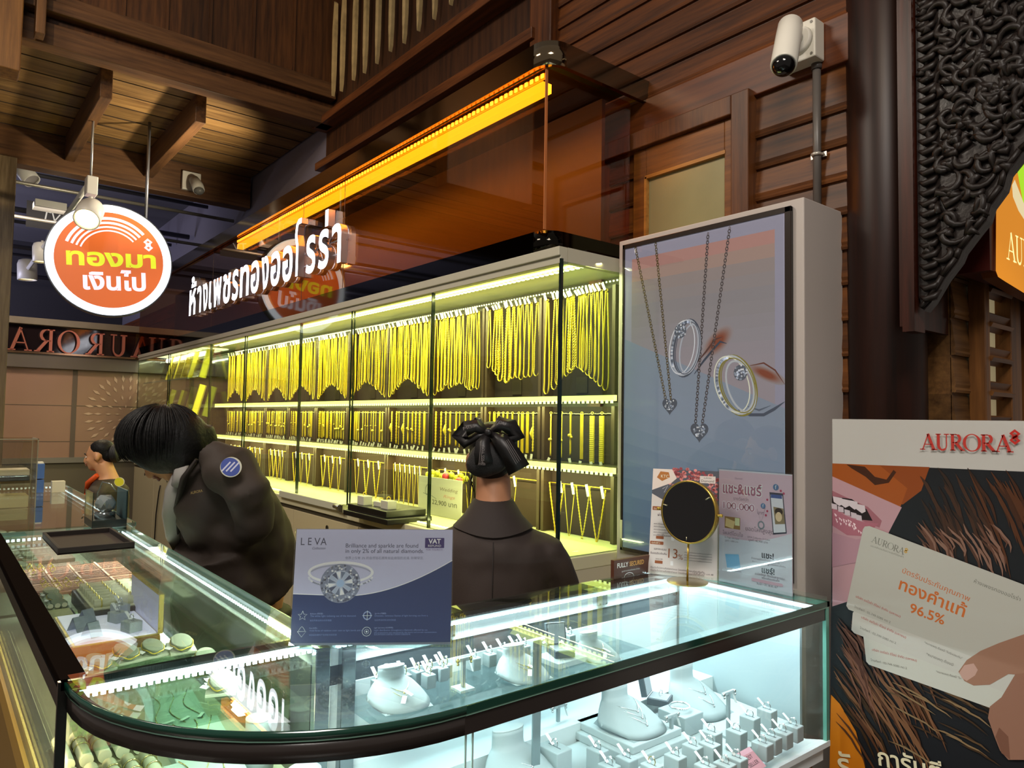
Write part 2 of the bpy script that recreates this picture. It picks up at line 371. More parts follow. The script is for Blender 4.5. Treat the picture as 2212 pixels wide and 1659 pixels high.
# dark mall ceiling beyond, end wall of the shop
struct('ceiling_far',MB().box(-13,-7.1,-5,3.2,3.95,4.0),P('#48464f',.8))
struct('wall_far_upper',MB().box(-12.9,-12.8,-5,2.36,0,3.95),P('#33323a',.7))
struct('trim_13',MB().box(-9.05,-8.86,-4,2.34,2.33,2.40),P('#8a7c6a',.4,var=.1),bevel=.004)
struct('trim_14',MB().box(-9.05,-8.88,-4,2.34,1.885,2.03),P('#6a5f55',.35),bevel=.004)
w=struct('wall_far',MB().box(-9.1,-8.95,-4,2.34,0,1.9),P('#a8826c',.28,var=.05,vscale=2))
m=MB()
for y in (.05,1.2): m.box(-8.953,-8.945,y,y+.045,.9,1.885)
for z in (1.12,1.5): m.box(-8.953,-8.947,-3,2.34,z,z+.006)
m.out('panel_joint',P('#6a5a4c',.5),w)
MB().box(-8.955,-8.90,-4,2.34,.90,.955).out('ledge',P('#8a8378',.3),w)
MB().box(-8.955,-8.94,-4,2.34,0,.9).out('lower_panel',P('#6e6350',.45),w)
# ornament etched into the pink panel: rings of small leaves
m=MB()
for k,(rr,n) in enumerate(((.08,8),(.17,14),(.27,22),(.36,30))):
    for i in range(n):
        a=2*PI*i/n; c=V((-8.944,1.72+rr*cos(a),1.42+rr*sin(a)*1.1)); l=.022+.008*k
        m.poly([c+V((0,l*cos(a+t),l*.9*sin(a+t)))*(1 if j%2==0 else .35) for j,t in enumerate((0,PI/2,PI,-PI/2))])
m.out('etched_ornament',P('#d8b59a',.3),w)
struct('wall_glass',MB().box(-8.95,-8.93,-4,2.34,2.03,2.33),P('#241a1c',.06,spec=.8))
# left post in front of the far wall
struct('trim_15',MB().box(-7.05,-6.9,.28,.476,0,3.45),wood('#4a3b28','#86745a',2,.35),bevel=.006)
m=MB()
for i,(x,z) in enumerate(((-7.6,3.6),(-8.2,3.7),(-8.9,3.5),(-9.7,3.55),(-10.4,3.4),(-11.2,3.45),(-11.9,3.3))):
    m.cyl((x,-4,z),(x,2.3,z),.02 if i%2 else .028)
o=tag(m.out('ceiling_pipes',P('#54545c',.35,metal=.6)),'dark parallel pipes running under the black ceiling beyond the round sign','pipe'); o['kind']='structure'; o.name='trim_16'
# ---------------------------------------------------------------- orange canopy
CHROME=P('#3a342c',.08,metal=1.,spec=.6); STEEL=P('#b8b8b4',.25,metal=1.)
ORANGE=glass('#f0c898',.085,.0,(1,.9,.8))
ORANGE2=glass('#fbdac4',.035,.0)
can=thing('canopy','long orange see-through canopy over the lit gold cabinet','canopy',(-5.4,2.0,2.07))
def band(x0,xc,y0,y1,z0,z1,r,t=.012):
    def path(o):
        return [(x0,y0+o)]+[(xc-r+(r-o)*cos(a),y0+r+(r-o)*sin(a)) for a in [R(-90+9*i) for i in range(11)]]+[(xc-o,y1)]
    m=MB(); a=path(0); b=path(t)
    for i in range(len(a)-1):
        sm=0<i<len(a)-2
        v=[[m.bm.verts.new((q[0],q[1],z)) for z in (z0,z1)] for q in (a[i],a[i+1],b[i+1],b[i])]
        m.f([v[0][0],v[1][0],v[1][1],v[0][1]],sm); m.f([v[1][0],v[2][0],v[2][1],v[1][1]]) if i==len(a)-2 else None
        m.f([v[3][0],v[2][0],v[1][0],v[0][0]]); m.f([v[0][1],v[1][1],v[2][1],v[3][1]])
    bmesh.ops.remove_doubles(m.bm,verts=m.bm.verts[:],dist=1e-5)
    return m
band(-8.83,-2.0,1.77,2.345,2.79,2.885,.09,.02).out('cornice',P('#8a7a62',.1,metal=1.),can)
MB().box(-8.83,-2.03,1.80,2.32,2.86,2.875).out('top_panel',P('#2a2018',.5),can)
band(-8.83,-2.03,1.80,2.33,2.076,2.158,.08,.015).out('lower_band',P('#2c2a26',.05,metal=1.),can)
MB().box(-8.83,-2.05,1.80,1.808,2.158,2.79).out('front_panel',ORANGE,can)
MB().box(-2.058,-2.05,1.808,2.28,2.158,2.79).out('side_panel',ORANGE2,can)
MB().box(-2.053,-2.049,1.7985,1.81,2.158,2.79).out('panel_seam',P('#b06a3c',.3),can)
for x in (-3.77,-4.35,-6.2): MB().box(x,x+.003,1.7985,1.8,2.158,2.79).out('panel_seam',P('#4a2a18',.3),can)
MB().box(-8.83,-2.1,2.16,2.18,2.158,2.79).out('rear_panel',P('#4a3626',.5),can)
MB().box(-5.66,-2.085,1.815,1.86,2.715,2.752).out('lit_reflector',P('#ffe040',.5,em=3.0,ecol='#ffe23c'),can)  # inner reflector; the LED light falling on it is put in as glow
def leds(a,b,n,s,mat,name,parent,up=(0,0,1),cap=None):
    a,b=V(a),V(b); d=(b-a).normalized(); u=V(up); m=MB()
    for i in range(n):
        c=a+(b-a)*((i+.5)/n); e=d*s/2; k=u*s/2; w=d.cross(u)*.002
        m.prism([c-e-k-w,c+e-k-w,c+e+k-w,c-e+k-w],V((0,0,0)),w*2)
    return m.out(name,mat,parent)
WARM=P('#ffe9a0',.5,em=6,ecol='#ffd860',sample=False)
leds((-5.66,1.812,2.772),(-2.07,1.812,2.772),110,.016,P('#ffd070',.5,em=6,ecol='#ffcf60',sample=False),'light_dots',can)
MB().box(-5.66,-2.075,1.816,1.826,2.762,2.782).out('light_strip',P('#ffb030',.5,em=1.5,ecol='#ffa018',sample=False),can)
area('canopy_led',(-3.86,1.88,2.71),(0,0,0),3.5,.03,12,(1,.5,.08))
# ---------------------------------------------------------------- gold display cabinet along the wall
CREAM=P('#c9c0a4',.38); WHITE=P('#d9d7cf',.35); LEDY=P('#f4f4a0',.5,em=1.7,ecol='#f1f07c',sample=False)
DOTY=P('#ffffc0',.5,em=7,ecol='#fbfbb0',sample=False)
GEDGE=P('#0f1f19',.12); CLEAR=glass('#f1f6ef',.035)
cab=thing('display_cabinet','long lit glass wall cabinet full of gold chains','cabinet',(-5.4,2.05,0))
XB=[-2.03,-2.49,-2.93,-3.42,-3.91,-4.44,-4.95,-5.46,-5.95,-6.46,-6.96]
MB().box(-8.8,-1.95,1.815,2.33,.05,.875).out('base_cabinet',CREAM,cab)
MB().box(-8.8,-1.95,1.795,2.33,.875,.925).out('base_rail',P('#d8d2ae',.3),cab,bevel=.004)
MB().box(-8.8,-1.955,1.82,2.31,.922,.93).out('display_floor',P('#d9d9a8',.3),cab)
MB().box(-8.8,-1.952,1.80,1.835,2.012,2.045).box(-8.8,-1.952,1.79,1.835,2.04,2.075).out('fascia',P('#b9b5a2',.4),cab,bevel=.003)
MB().box(-1.985,-1.952,1.835,2.33,2.02,2.075).out('end_fascia',P('#b9b5a2',.4),cab)
MB().box(-8.8,-1.96,1.83,2.33,2.055,2.075).out('top_panel',P('#e6e6b8',.4),cab)
MB().box(-7.0,-1.95,2.305,2.33,.93,2.055).out('back_panel',P('#2a251c',.5),cab)
MB().box(-8.8,-7.0,2.30,2.33,.93,2.055).out('mirror_back',P('#6a6f68',.08,metal=1.),cab)
for z,nm in ((1.523,'shelf'),(1.238,'shelf')):
    MB().box(-7.0,-1.945,2.10,2.30,z-.012,z+.012).out(nm,P('#3a372c',.3),cab)
    MB().box(-7.0,-1.945,2.092,2.10,z-.013,z+.010).out('shelf_light',LEDY,cab)
    leds((-7.0,2.091,z-.016),(-1.95,2.091,z-.016),190,.012,P('#e8e8b0',.5,em=3,ecol='#f4f4a0',sample=False),'light_dots',cab)
    area('shelf_led',(-4.47,2.12,z-.02),(R(20),0,0),5.0,.02,30,(.98,.92,.36))
for y,s in ((1.985,.020),(2.03,.014)):
    leds((-6.7,y,2.048),(-1.96,y,2.048),150,s,DOTY,'ceiling_lights',cab,up=(0,1,0))
leds((-7.0,2.26,2.03),(-1.96,2.26,2.03),240,.006,DOTY,'light_dots',cab)
MB().box(-6.7,-1.96,1.975,2.04,2.051,2.055).out('light_channel',P('#f6f6c0',.5,em=1.2,ecol='#f0f080',sample=False),cab)
area('cabinet_led',(-4.4,2.0,2.04),(R(12),0,0),4.9,.03,95,(.98,.93,.38))
area('cabinet_led_low',(-4.4,1.9,.945),(R(180),0,0),4.9,.03,15,(.98,.93,.42))
leds((-6.6,1.87,.932),(-1.97,1.87,.932),170,.012,P('#ffffd0',.5,em=4,ecol='#fbfbb0',sample=False),'floor_lights',cab,up=(0,1,0))
gx=[-8.8,-7.52,-6.2,-5.36,-4.35,-3.64,-2.83,-1.955]
for i,(a,b) in enumerate(zip(gx,gx[1:])):
    y=1.80+.012*(i%2); g=MB().box(a,b,y,y+.006,.93,2.012).out('glass_door',CLEAR,cab)
    MB().box(a,a+.006,y-.001,y+.007,.93,2.012).out('glass_edge',GEDGE,g); MB().box(b-.006,b,y-.001,y+.007,.93,2.012).out('glass_edge',GEDGE,g)
g=MB().box(-1.958,-1.952,1.806,2.30,.93,2.02).out('end_glass',glass('#e6f2ea',.04),cab)
MB().box(-1.959,-1.951,1.80,1.812,.93,2.03).out('glass_edge',GEDGE,g)
MB().box(-1.965,-1.945,2.29,2.33,.93,2.05).out('end_post',P('#cfcba6',.4),cab)
MB().box(-4.55,-3.66,1.775,1.80,.915,.955).out('slide_rail',P('#c8c8b4',.3),cab,bevel=.003)
MB().cyl((-3.72,1.765,.94),(-3.66,1.765,.94),.012).box(-3.66,-3.62,1.765,1.80,.915,.955).out('rail_lock',STEEL,cab)
for a,b in zip([-8.8,-7.9,-7.0,-6.1,-5.25,-4.372,-3.5,-2.65],[-7.9,-7.0,-6.1,-5.25,-4.372,-3.5,-2.65,-1.95]):
    d=MB().box(a+.004,b-.004,1.80,1.815,.08,.85).out('door',P('#c4b894',.42),cab,bevel=.002)
    c=(a+b)/2; MB().cyl((c+.06,1.801,.80),(c+.06,1.795,.80),.014).out('keyhole',P('#4a4436',.3,metal=.8),d)
MB().box(-8.8,-1.95,1.806,1.812,.852,.874).out('shadow_gap',P('#3a3426',.6),cab)
MB().box(-8.8,-8.77,1.80,2.3,.93,2.02).out('end_glass',CLEAR,cab)
for z in (1.40,1.76): MB().box(-8.78,-7.03,1.86,2.29,z,z+.01).out('glass_shelf',glass('#dbe8e0',.06),cab)
for z in (1.40,1.76): MB().box(-8.78,-7.03,1.852,1.86,z-.002,z+.012).out('shelf_edge',P('#9fb3a8',.15),cab)
MB().box(-7.012,-7.004,1.86,2.3,.93,2.05).out('divider',CLEAR,cab)
for i in range(7): MB().box(-8.6+.24*i,-8.44+.24*i,1.9,2.2,2.045,2.05).out('ceiling_lamp',P('#f2efcf',.5,em=2.2,ecol='#f4f0cc',sample=False),cab)
area('end_case_light',(-7.9,2.05,2.03),(0,0,0),1.6,.2,16,(1,.95,.75))
# ---------------------------------------------------------------- glass counters
GTOP=glass('#f3faf6',.035); GSIDE=glass('#f3faf7',.022); GGREEN=P('#0c3a2e',.1,spec=.8); GLITE=P('#7fae9c',.15)
RIM=P('#2a2422',.22,spec=.6); BLACK=P('#0b0a0a',.25); PGREY=P('#a3b0b1',.6,bump=.08,bscale=900); PGREY2=P('#8b9899',.6,bump=.08,bscale=900)
LEDW=P('#ffffff',.5,em=7,ecol='#dff2ff',sample=False); LEDBAR=P('#ffffff',.5,em=2.2,ecol='#d8efff',sample=False)
LITW=P('#e6eef0',.45)
COLD=(.78,.93,1.0)
fc=thing('jewellery_counter','glass jewellery counter with rounded corner in the foreground','counter',(-1.1,1.0,0))
def cpath(o,y1=1.735,n=16):
    "front outline of the foreground counter, set in by o"
    r=.46-o
    return [(-1.36+r*cos(R(a)),.65+r*sin(R(a))) for a in [-90+90*i/n for i in range(n+1)]]+[(-.90-o,y1-o)]
def wallof(m,path,z0,z1,t=None,inner=None):
    for i in range(len(path)-1):
        a,b=path[i],path[i+1]; sm=i<len(path)-2
        m.f([m.bm.verts.new((*a,z0)),m.bm.verts.new((*b,z0)),m.bm.verts.new((*b,z1)),m.bm.verts.new((*a,z1))],sm)
    bmesh.ops.remove_doubles(m.bm,verts=m.bm.verts[:],dist=1e-6); return m
def slab(path,back,z0,z1,m=None):
    m=m or MB(); poly=[(*p,z0) for p in path]+[(*p,z0) for p in back]
    return m.prism(poly,(0,0,z0),(0,0,z1))
def ringwall(po,pi,z0,z1):
    m=MB(); n=len(po)
    A=[[m.bm.verts.new((*p,z)) for p in q] for q,z in ((po,z0),(po,z1),(pi,z1),(pi,z0))]
    for k in range(4):
        a,b=A[k],A[(k+1)%4]
        for i in range(n-1): m.f([a[i],a[i+1],b[i+1],b[i]],i<n-2)
    m.f([A[k][0] for k in range(4)]); m.f([A[k][-1] for k in range(4)][::-1]); return m
MB().prism([(*p,.9995) for p in cpath(.004)]+[(-1.345,1.731,.9995),(-1.36,1.5,.9995)],(0,0,.9885),(0,0,.9995)).out('glass_top',GTOP,fc)
ringwall(cpath(0),cpath(.0035),.9875,.9995).out('glass_edge',GGREEN,fc)
ringwall(cpath(.001),cpath(.006),.9845,.9872).out('edge_highlight',GLITE,fc)
ringwall(cpath(.004),cpath(.024),.955,.985).out('rim_frame',RIM,fc)
wallof(MB(),cpath(.010),.668,.955).out('front_glass',GSIDE,fc)
MB().box(-1.34,-.905,1.724,1.730,.668,.985).out('end_glass',GSIDE,fc)
MB().box(-.911,-.902,1.722,1.735,.655,.995).out('corner_edge',P('#5f9c8c',.15),fc)
MB().box(-1.348,-1.335,1.715,1.735,.655,.985).out('corner_post',STEEL,fc)
MB().box(-1.335,-.965,1.712,1.722,.655,.976).out('end_panel',P('#a4b6ba',.5),fc)
leds((-1.35,.215,.976),(-1.35,.615,.976),34,.007,LEDW,'joint_lights',fc); MB().box(-1.352,-1.346,.21,.62,.979,.985).out('joint_light_bar',LEDBAR,fc)
MB().box(-1.35,-.90,1.724,1.735,.9875,.9995).out('end_edge',P('#2f6f60',.12),fc)
ringwall(cpath(.0),cpath(.05),.655,.668).out('base_ledge',LITW,fc)
slab(cpath(.012),[(-1.345,1.725),(-1.36,1.0)],.62,.655).out('bottom_board',LITW,fc)
slab(cpath(.03),[(-1.345,1.725),(-1.36,1.0)],.05,.62).out('plinth',P('#6a3f22',.35),fc)
MB().box(-1.36,-1.345,.64,1.735,.655,.90).box(-1.36,-1.345,.64,1.735,.94,.985).out('back_panel',P('#e9f1f3',.4),fc)
MB().box(-1.362,-1.35,.64,1.735,.90,.94).out('door_slot',P('#4a5054',.3),fc)
MB().box(-1.385,-1.338,.63,1.735,.985,1.0).out('back_rail',P('#1c1a18',.15,metal=.4),fc,bevel=.002)
MB().box(-1.371,-1.362,.64,1.735,.05,.985).out('rear_board',P('#b9b2a0',.4),fc)
for y,nm in ((.915,'lock_plate'),(1.40,'lock_plate')):
    p=MB().box(-1.345,-1.338,y-.017,y+.017,.948,.982).out(nm,P('#9aa0a0',.3,metal=.9),fc,bevel=.002)
    m=MB()
    for a in (-.012,.012):
        for b in (-.012,.012): m.cyl((-1.338,y+a,.965+b),(-1.3355,y+a,.965+b),.0028,n=8)
    m.out('screws',P('#5a5f60',.3,metal=1.),p)
for y in (.60,.655):
    MB().box(-1.345,-1.325,y,y+.03,.66,.985).out('support_post',P('#8d979c',.2,metal=.9),fc,bevel=.002)
MB().box(-1.335,-1.155,.66,1.40,.866,.874).out('display_shelf',glass('#e4f0f2',.06),fc)
MB().box(-1.157,-1.153,.66,1.40,.865,.875).out('shelf_edge',P('#9fb8b4',.2),fc)
MB().box(-1.12,-1.116,.97,.99,.66,.985).out('divider_edge',P('#7f8f92',.15,metal=.5),fc)
MB().box(-1.345,-1.22,.66,1.724,.655,.735).out('rear_step',P('#cfdada',.5),fc)
leds((-1.325,.64,.982),(-1.325,1.72,.982),90,.0075,LEDW,'rear_lights',fc,up=(1,0,0)); MB().box(-1.34,-1.329,.64,1.72,.979,.984).out('rear_light_bar',LEDBAR,fc)
leds((-1.33,1.712,.979),(-.93,1.712,.979),40,.0075,LEDW,'end_lights',fc,up=(0,1,0)); MB().box(-1.33,-.93,1.715,1.722,.977,.984).out('end_light_bar',LEDBAR,fc)
q=cpath(.026,n=28); m=MB(); L=0
for a,b in zip(q,q[1:]):
    a,b=V((*a,0)),V((*b,0)); n=max(1,int((b-a).length/.0125)); d=(b-a).normalized(); w=V((-d.y,d.x,0))
    for i in range(n):
        c=a+(b-a)*((i+.5)/n)+V((0,0,.962)); m.prism([c-d*.003-V((0,0,.003)),c+d*.003-V((0,0,.003)),c+d*.003+V((0,0,.003)),c-d*.003+V((0,0,.003))],(0,0,0),w*.003)
m.out('rim_lights',P('#ffffff',.5,em=24,ecol='#e6f2ff',sample=False),fc)
area('counter_led',(-1.318,1.18,.978),(0,R(-38),0),.015,1.05,4.6,COLD)
area('counter_led',(-1.13,1.705,.972),(R(-35),0,0),.38,.015,.6,COLD)
area('counter_led',(-.93,1.15,.95),(0,R(32),0),.012,1.05,2.4,COLD)
area('counter_led',(-1.343,.41,.972),(0,R(-38),0),.012,.4,.9,COLD)
area('counter_led',(-1.395,.41,.96),(0,R(38),0),.012,.36,.9,(.92,1,.9))
for x,y in ((-.9105,.655),(-.9105,.668)): MB().box(x-.001,x+.001,y,y+.003,.668,.955).out('glass_seam',P('#a8c4bc',.15),fc)
area('counter_led',(-1.07,.40,.95),(R(25),R(25),0),.4,.012,1.8,(.86,.97,.95))
# side counter, running away to the left
sc=thing('jewellery_counter','long glass counter with black frame running away at the left','counter',(-2.25,.41,0))
def counter(t,x0,x1,y0,y1,black=True):
    MB().box(x0,x1,y0,y1,.989,1.0).out('glass_top',GTOP,t)
    MB().box(x0,x1,y1-.003,y1+.001,.985,1.0).box(x0,x0+.004,y0,y1,.985,1.0).out('glass_edge',P('#6f8f84',.15),t)
    if black:
        MB().box(x0,x1,y0-.004,y0+.034,.985,1.0015).out('front_frame',P('#15100d',.3,spec=0.),t,bevel=.002)
        MB().box(x0,x1,y0-.006,y0+.006,.955,.985).out('frame_face',BLACK,t)
    MB().box(x0,x1,y0,y0+.004,.70,.96).out('front_glass',GSIDE,t)
    MB().box(x0,x1,y0+.002,y1,.66,.70).out('display_deck',P('#a9aa92',.5),t)
    MB().box(x0,x1,y0-.004,y0+.02,.66,.712).out('base_ledge',P('#b08a3a',.35),t)
    MB().box(x0,x1,y0+.004,y1,.05,.66).out('plinth',P('#8a6a2a',.35),t)
    MB().box(x0,x1,y1-.014,y1,.66,.94).out('rear_doors',P('#54594c',.12,metal=.7),t)
    MB().box(x0,x1,y1-.012,y1-.002,.94,.985).out('rear_rail',P('#8c988c',.25),t)
    MB().box(x0,x0+.01,y0,y1,.70,.985).out('end_glass',GSIDE,t)
counter(sc,-3.14,-1.372,.19,.625)
MB().box(-1.372,-1.362,.186,.625,.986,1.0).out('joint_frame',P('#14201c',.15),sc)
MB().box(-1.372,-1.362,.182,.196,.05,1.0).out('corner_post',P('#0d0f0d',.2),sc)
leds((-3.12,.605,.975),(-1.42,.605,.975),105,.006,LEDW,'rear_lights',sc)
leds((-3.125,.22,.972),(-3.125,.60,.972),24,.009,LEDW,'end_lights',sc)
leds((-1.40,.23,.968),(-1.40,.60,.968),30,.007,LEDW,'end_lights',sc,up=(1,0,0)); MB().box(-1.412,-1.404,.23,.6,.964,.972).out('end_light_bar',LEDBAR,sc)
leds((-2.9,.205,.716),(-1.42,.205,.716),110,.005,P('#ffe28a',.5,em=4,ecol='#ffe07a',sample=False),'floor_lights',sc)
area('side_counter_led',(-2.25,.59,.965),(R(-30),0,0),1.7,.012,8,(.95,1,.86))
area('side_counter_led',(-3.1,.4,.965),(0,R(-25),0),.012,.36,2.5,(.9,1,.95))
area('side_counter_led',(-2.1,.225,.735),(R(115),0,0),1.4,.012,3,(1,.86,.45))
fr=thing('jewellery_counter','farther glass counter beyond the black tray, by the seated-height clerk','counter',(-4.2,.43,0))
fr['label']='farther glass counter, end to end with the black framed one'
counter(fr,-5.25,-3.18,.19,.665)
leds((-5.22,.22,.972),(-5.22,.64,.972),20,.010,LEDW,'end_lights',fr)
leds((-5.2,.65,.975),(-3.2,.65,.975),60,.006,LEDW,'rear_lights',fr)
area('far_counter_led',(-4.2,.60,.965),(R(-30),0,0),2.0,.012,10,(1,.95,.86))
# ---------------------------------------------------------------- advertising box with portrait screen
PB=P
tv=thing('display_box','tall white box holding a portrait advertising screen, right of the gold cabinet','display',(-1.55,2.22,0))
MB().box(-1.94,-1.165,2.10,2.345,0,2.14).out('housing',P('#b9b0aa',.45),tv,bevel=.004)
MB().box(-1.907,-1.200,2.088,2.10,.940,2.117).out('bezel',P('#15130f',.25),tv,bevel=.003)
MB().box(-1.907,-1.200,2.083,2.092,2.098,2.117).box(-1.907,-1.895,2.083,2.092,.94,2.117).box(-1.222,-1.200,2.083,2.092,.94,2.117).box(-1.907,-1.2,2.083,2.092,.94,.953).out('bezel_frame',P('#2a211c',.22),tv,bevel=.002)
E_=.32
def Q(h,e=E_): return P(h,.12,em=e,sample=False,spec=.5)
art=Art((-1.895,2.0865,.953),(1,0,0),(0,0,1))
A=art; Wd,Hd=.673,1.145
A.rect(0,0,Wd,Hd,Q('#9a9ab0'))
# printed backdrop: rosy grey above, pale blue below a soft diagonal
pic=(.035,.02,Wd-.035,Hd-.045)
N=14
top=['#b58a84','#a89088','#988e8e','#958f92','#918e94','#939096','#95929a','#97949d','#9a959f','#9c96a0','#9d96a0','#9d96a0','#9d96a0','#9d96a0']
for i in range(N):
    b=Hd-.045-(i+1)*(.62/N); A.rect(.035,b,Wd-.035,b+.62/N,Q(top[i]))
blue=['#8a98ac','#8a99ae','#8b9ab0','#8b9bb1','#8799b0','#8296ad','#7c90a9','#768ba5','#7086a1','#69809c','#637a97','#5d7592']
dg=lambda u:(.795-.40*(u-.0))
A.l+=1
for i in range(12):
    t0,t1=i/12,(i+1)/12; A.mb.mat(Q(blue[i]))
    for j in range(10):
        u0,u1=.0+Wd*j/10,.0+Wd*(j+1)/10
        A.mb.poly([A.p(u0,dg(u0)*(1-t1)),A.p(u1,dg(u1)*(1-t1)),A.p(u1,dg(u1)*(1-t0)),A.p(u0,dg(u0)*(1-t0))])
A.l+=1
# printed glow of the shadows
c0,c1=(0x98,0x92,0x98),(0x86,0x46,0x30)
for k in range(9):
    t=k/8; c='#%02x%02x%02x'%tuple(round(p+(q_-p)*t**1.3) for p,q_ in zip(c0,c1)); r=1-.62*t
    x,y=A.px(1550,738); A.ell(x,y,.075*r,.038*r,Q(c),rot=38); x,y=A.px(1655,808); A.ell(x,y,.075*r,.022*r,Q(c),rot=-24)
def shade(pts,w,c): q_=[A.px(*p) for p in pts]; A.line(q_,[w*.3]+[w]*(len(q_)-2)+[w*.2],Q(c))
shade([(1500,808),(1520,780),(1545,750),(1556,738),(1570,742)],.008,'#3c4658'); shade([(1500,790),(1525,760),(1545,733),(1560,728)],.007,'#5a3a34')
shade([(1595,885),(1620,896),(1650,896),(1672,884),(1695,868)],.010,'#4c5668'); shade([(1615,878),(1640,886),(1665,876)],.006,'#5c687a'); shade([(1620,790),(1650,784),(1675,800),(1695,830)],.005,'#6a3a2c')
def chainx(p0,p1,c1,c2,n,wd=.013):
    a,b=A.px(*p0),A.px(*p1); A.l+=1
    for i in range(n):
        x=a[0]+(b[0]-a[0])*(i+.5)/n; y=a[1]+(b[1]-a[1])*(i+.5)/n; A.l-=1
        A.ell(x,y,wd*(.5 if i%2 else .32),wd*.62,Q(c1 if i%2 else c2),w=wd*.22,n=8)
for p0,p1,c1,c2,n in (((1372,530),(1440,872),'#4e4426','#7a6a38',64),((1416,520),(1450,868),'#4a4026','#70602f',62),((1530,503),(1502,925),'#38302e','#6a6264',70),((1577,490),(1516,925),'#3a3230','#6e6668',70)): chainx(p0,p1,c1,c2,n)
def heart(cx,cy,s,m,m2):
    x,y=A.px(cx,cy); pts=[]
    for i in range(28):
        t=2*PI*i/28; pts.append((x+s*16*sin(t)**3/17,y+s*(13*cos(t)-5*cos(2*t)-2*cos(3*t)-cos(4*t))/17))
    A.poly(pts,m); A.l+=1
    for i in range(46):
        a,b=random.uniform(-.62,.62),random.uniform(-.4,.5)
        if abs(a)+max(0,-b)*.9<.72: A.l-=1; A.ell(x+a*s,y+b*s,s*.09,s*.09,random.choice(m2),n=5)
DI=[Q('#c8ced8'),Q('#6a7482'),Q('#e8ecf2'),Q('#98a2b0')]
heart(1447,876,.036,Q('#525a68'),DI); heart(1511,932,.040,Q('#525a68'),DI)
def ringart(cx,cy,rx,ry,rot,cm,cd,cl):
    x,y=A.px(cx,cy)
    A.ell(x,y,rx,ry,cd,rot=rot,w=rx*.18); A.ell(x-.006,y+.002,rx*.97,ry*.97,cm,rot=rot,w=rx*.13); A.ell(x-.02,y+.004,rx*.9,ry*.93,cl,rot=rot,w=rx*.06)
    A.ell(x+.014,y-.004,rx*.72,ry*.86,cm,rot=rot,w=rx*.1); A.ell(x+.004,y,rx*.84,ry*.9,cd,rot=rot,w=rx*.05)
    A.l+=1
    for i in range(40):
        t=R(20+150*i/40+60); c,s_=cos(R(rot)),sin(R(rot)); a,b=rx*.86*cos(t),ry*.9*sin(t); A.l-=1
        A.ell(x-.010+c*a-s_*b,y+s_*a+c*b,.0055,.0055,random.choice(DI),n=5)
ringart(1483,752,.062,.105,-10,Q('#b4bccb'),Q('#4a5262'),Q('#e2e8f2'))
ringart(1592,832,.072,.108,22,Q('#bcc4cc'),Q('#8a8338'),Q('#e6ead8'))
def pave(cx,cy,r):
    x,y=A.px(cx,cy); A.ell(x,y,r,r,Q('#59616f')); A.l+=1
    for i in range(40):
        a=random.uniform(0,6.28); q=r*math.sqrt(random.random())*.95; A.l-=1; A.ell(x+q*cos(a),y+q*sin(a),r*.15,r*.15,random.choice(DI),n=5)
pave(1470,715,.026); pave(1600,805,.026)
A.out('screen_picture',tv)
MB().box(-1.895,-1.222,2.0795,2.0805,.953,2.098).out('cover_glass',glass('#f4f4f4',.045),tv)
MB().box(-1.904,-1.893,2.079,2.082,.985,1.055).out('sticker',P('#c9c6a8',.5),tv)
# ---------------------------------------------------------------- roll-up banner at the right
bn=thing('banner_stand','tall roll-up banner with lips and guarantee cards at the right edge','banner',(-.52,1.80,0))
MB().box(-.924,-.12,1.80,1.806,.02,1.445).out('panel',P('#bdbab4',.45),bn)
MB().box(-.93,-.11,1.78,1.85,0,.04).out('base',P('#8a8a8a',.35,metal=.8),bn,bevel=.006)
A=Art((-.924,1.7995,0),(1,0,0),(0,0,1)); q=lambda h:P(lite(h,1.15),.4,em=.04,spec=.3,sample=False)
A.polyx([(1798,1001),(2330,1024),(2330,1900),(1790,1900)],q('#17181b'))
A.polyx([(1798,1001),(2008,1009),(1990,1060),(1950,1090),(1798,1030)],q('#7d3c14')); A.polyx([(1798,1001),(1900,1005),(1960,1055),(1945,1095),(1798,1030)],q('#8f4818'))
A.polyx([(1828,1003),(1868,1008),(1890,1030),(1915,1036),(1930,1015),(1936,1020),(1920,1043),(1890,1048),(1870,1030),(1840,1012)],q('#3a1c0c'))
A.polyx([(1798,1029),(1948,1096),(1925,1140),(1900,1190),(1860,1290),(1798,1310)],q('#a8848a')); A.polyx([(1798,1060),(1830,1075),(1875,1095),(1905,1125),(1900,1140),(1798,1100)],q('#8f5a62'))
A.polyx([(1798,1072),(1840,1078),(1872,1100),(1885,1125),(1862,1123),(1830,1112),(1798,1095)],q('#1c1012'))
for a,b in ((1803,1076),(1816,1080),(1836,1084),(1852,1092)): A.polyx([(a-4,b-4),(a+16,b),(a+18,b+13),(a+10,b+17),(a-2,b+8)],q('#c0b4b8'))
for a,b in ((1800,1090),(1814,1096),(1828,1103),(1842,1109),(1853,1114)): A.polyx([(a-4,b-3),(a+8,b),(a+9,b+11),(a-3,b+9)],q('#b4a8ae'))
A.polyx([(1798,1098),(1830,1115),(1862,1127),(1898,1131),(1880,1148),(1862,1158),(1830,1156),(1798,1135)],q('#9a5e6a'))
for i in range(26):
    a,b=random.uniform(1800,1858),random.uniform(0,1); A.polyx([(a,1106+.45*(a-1800)+b*16),(a+4,1109+.45*(a-1800)+b*16),(a+2,1113+.45*(a-1800)+b*16)],q('#e0c8cc'))
A.polyx([(1798,1150),(1850,1165),(1880,1160),(1850,1215),(1798,1225)],q('#a07a84'))
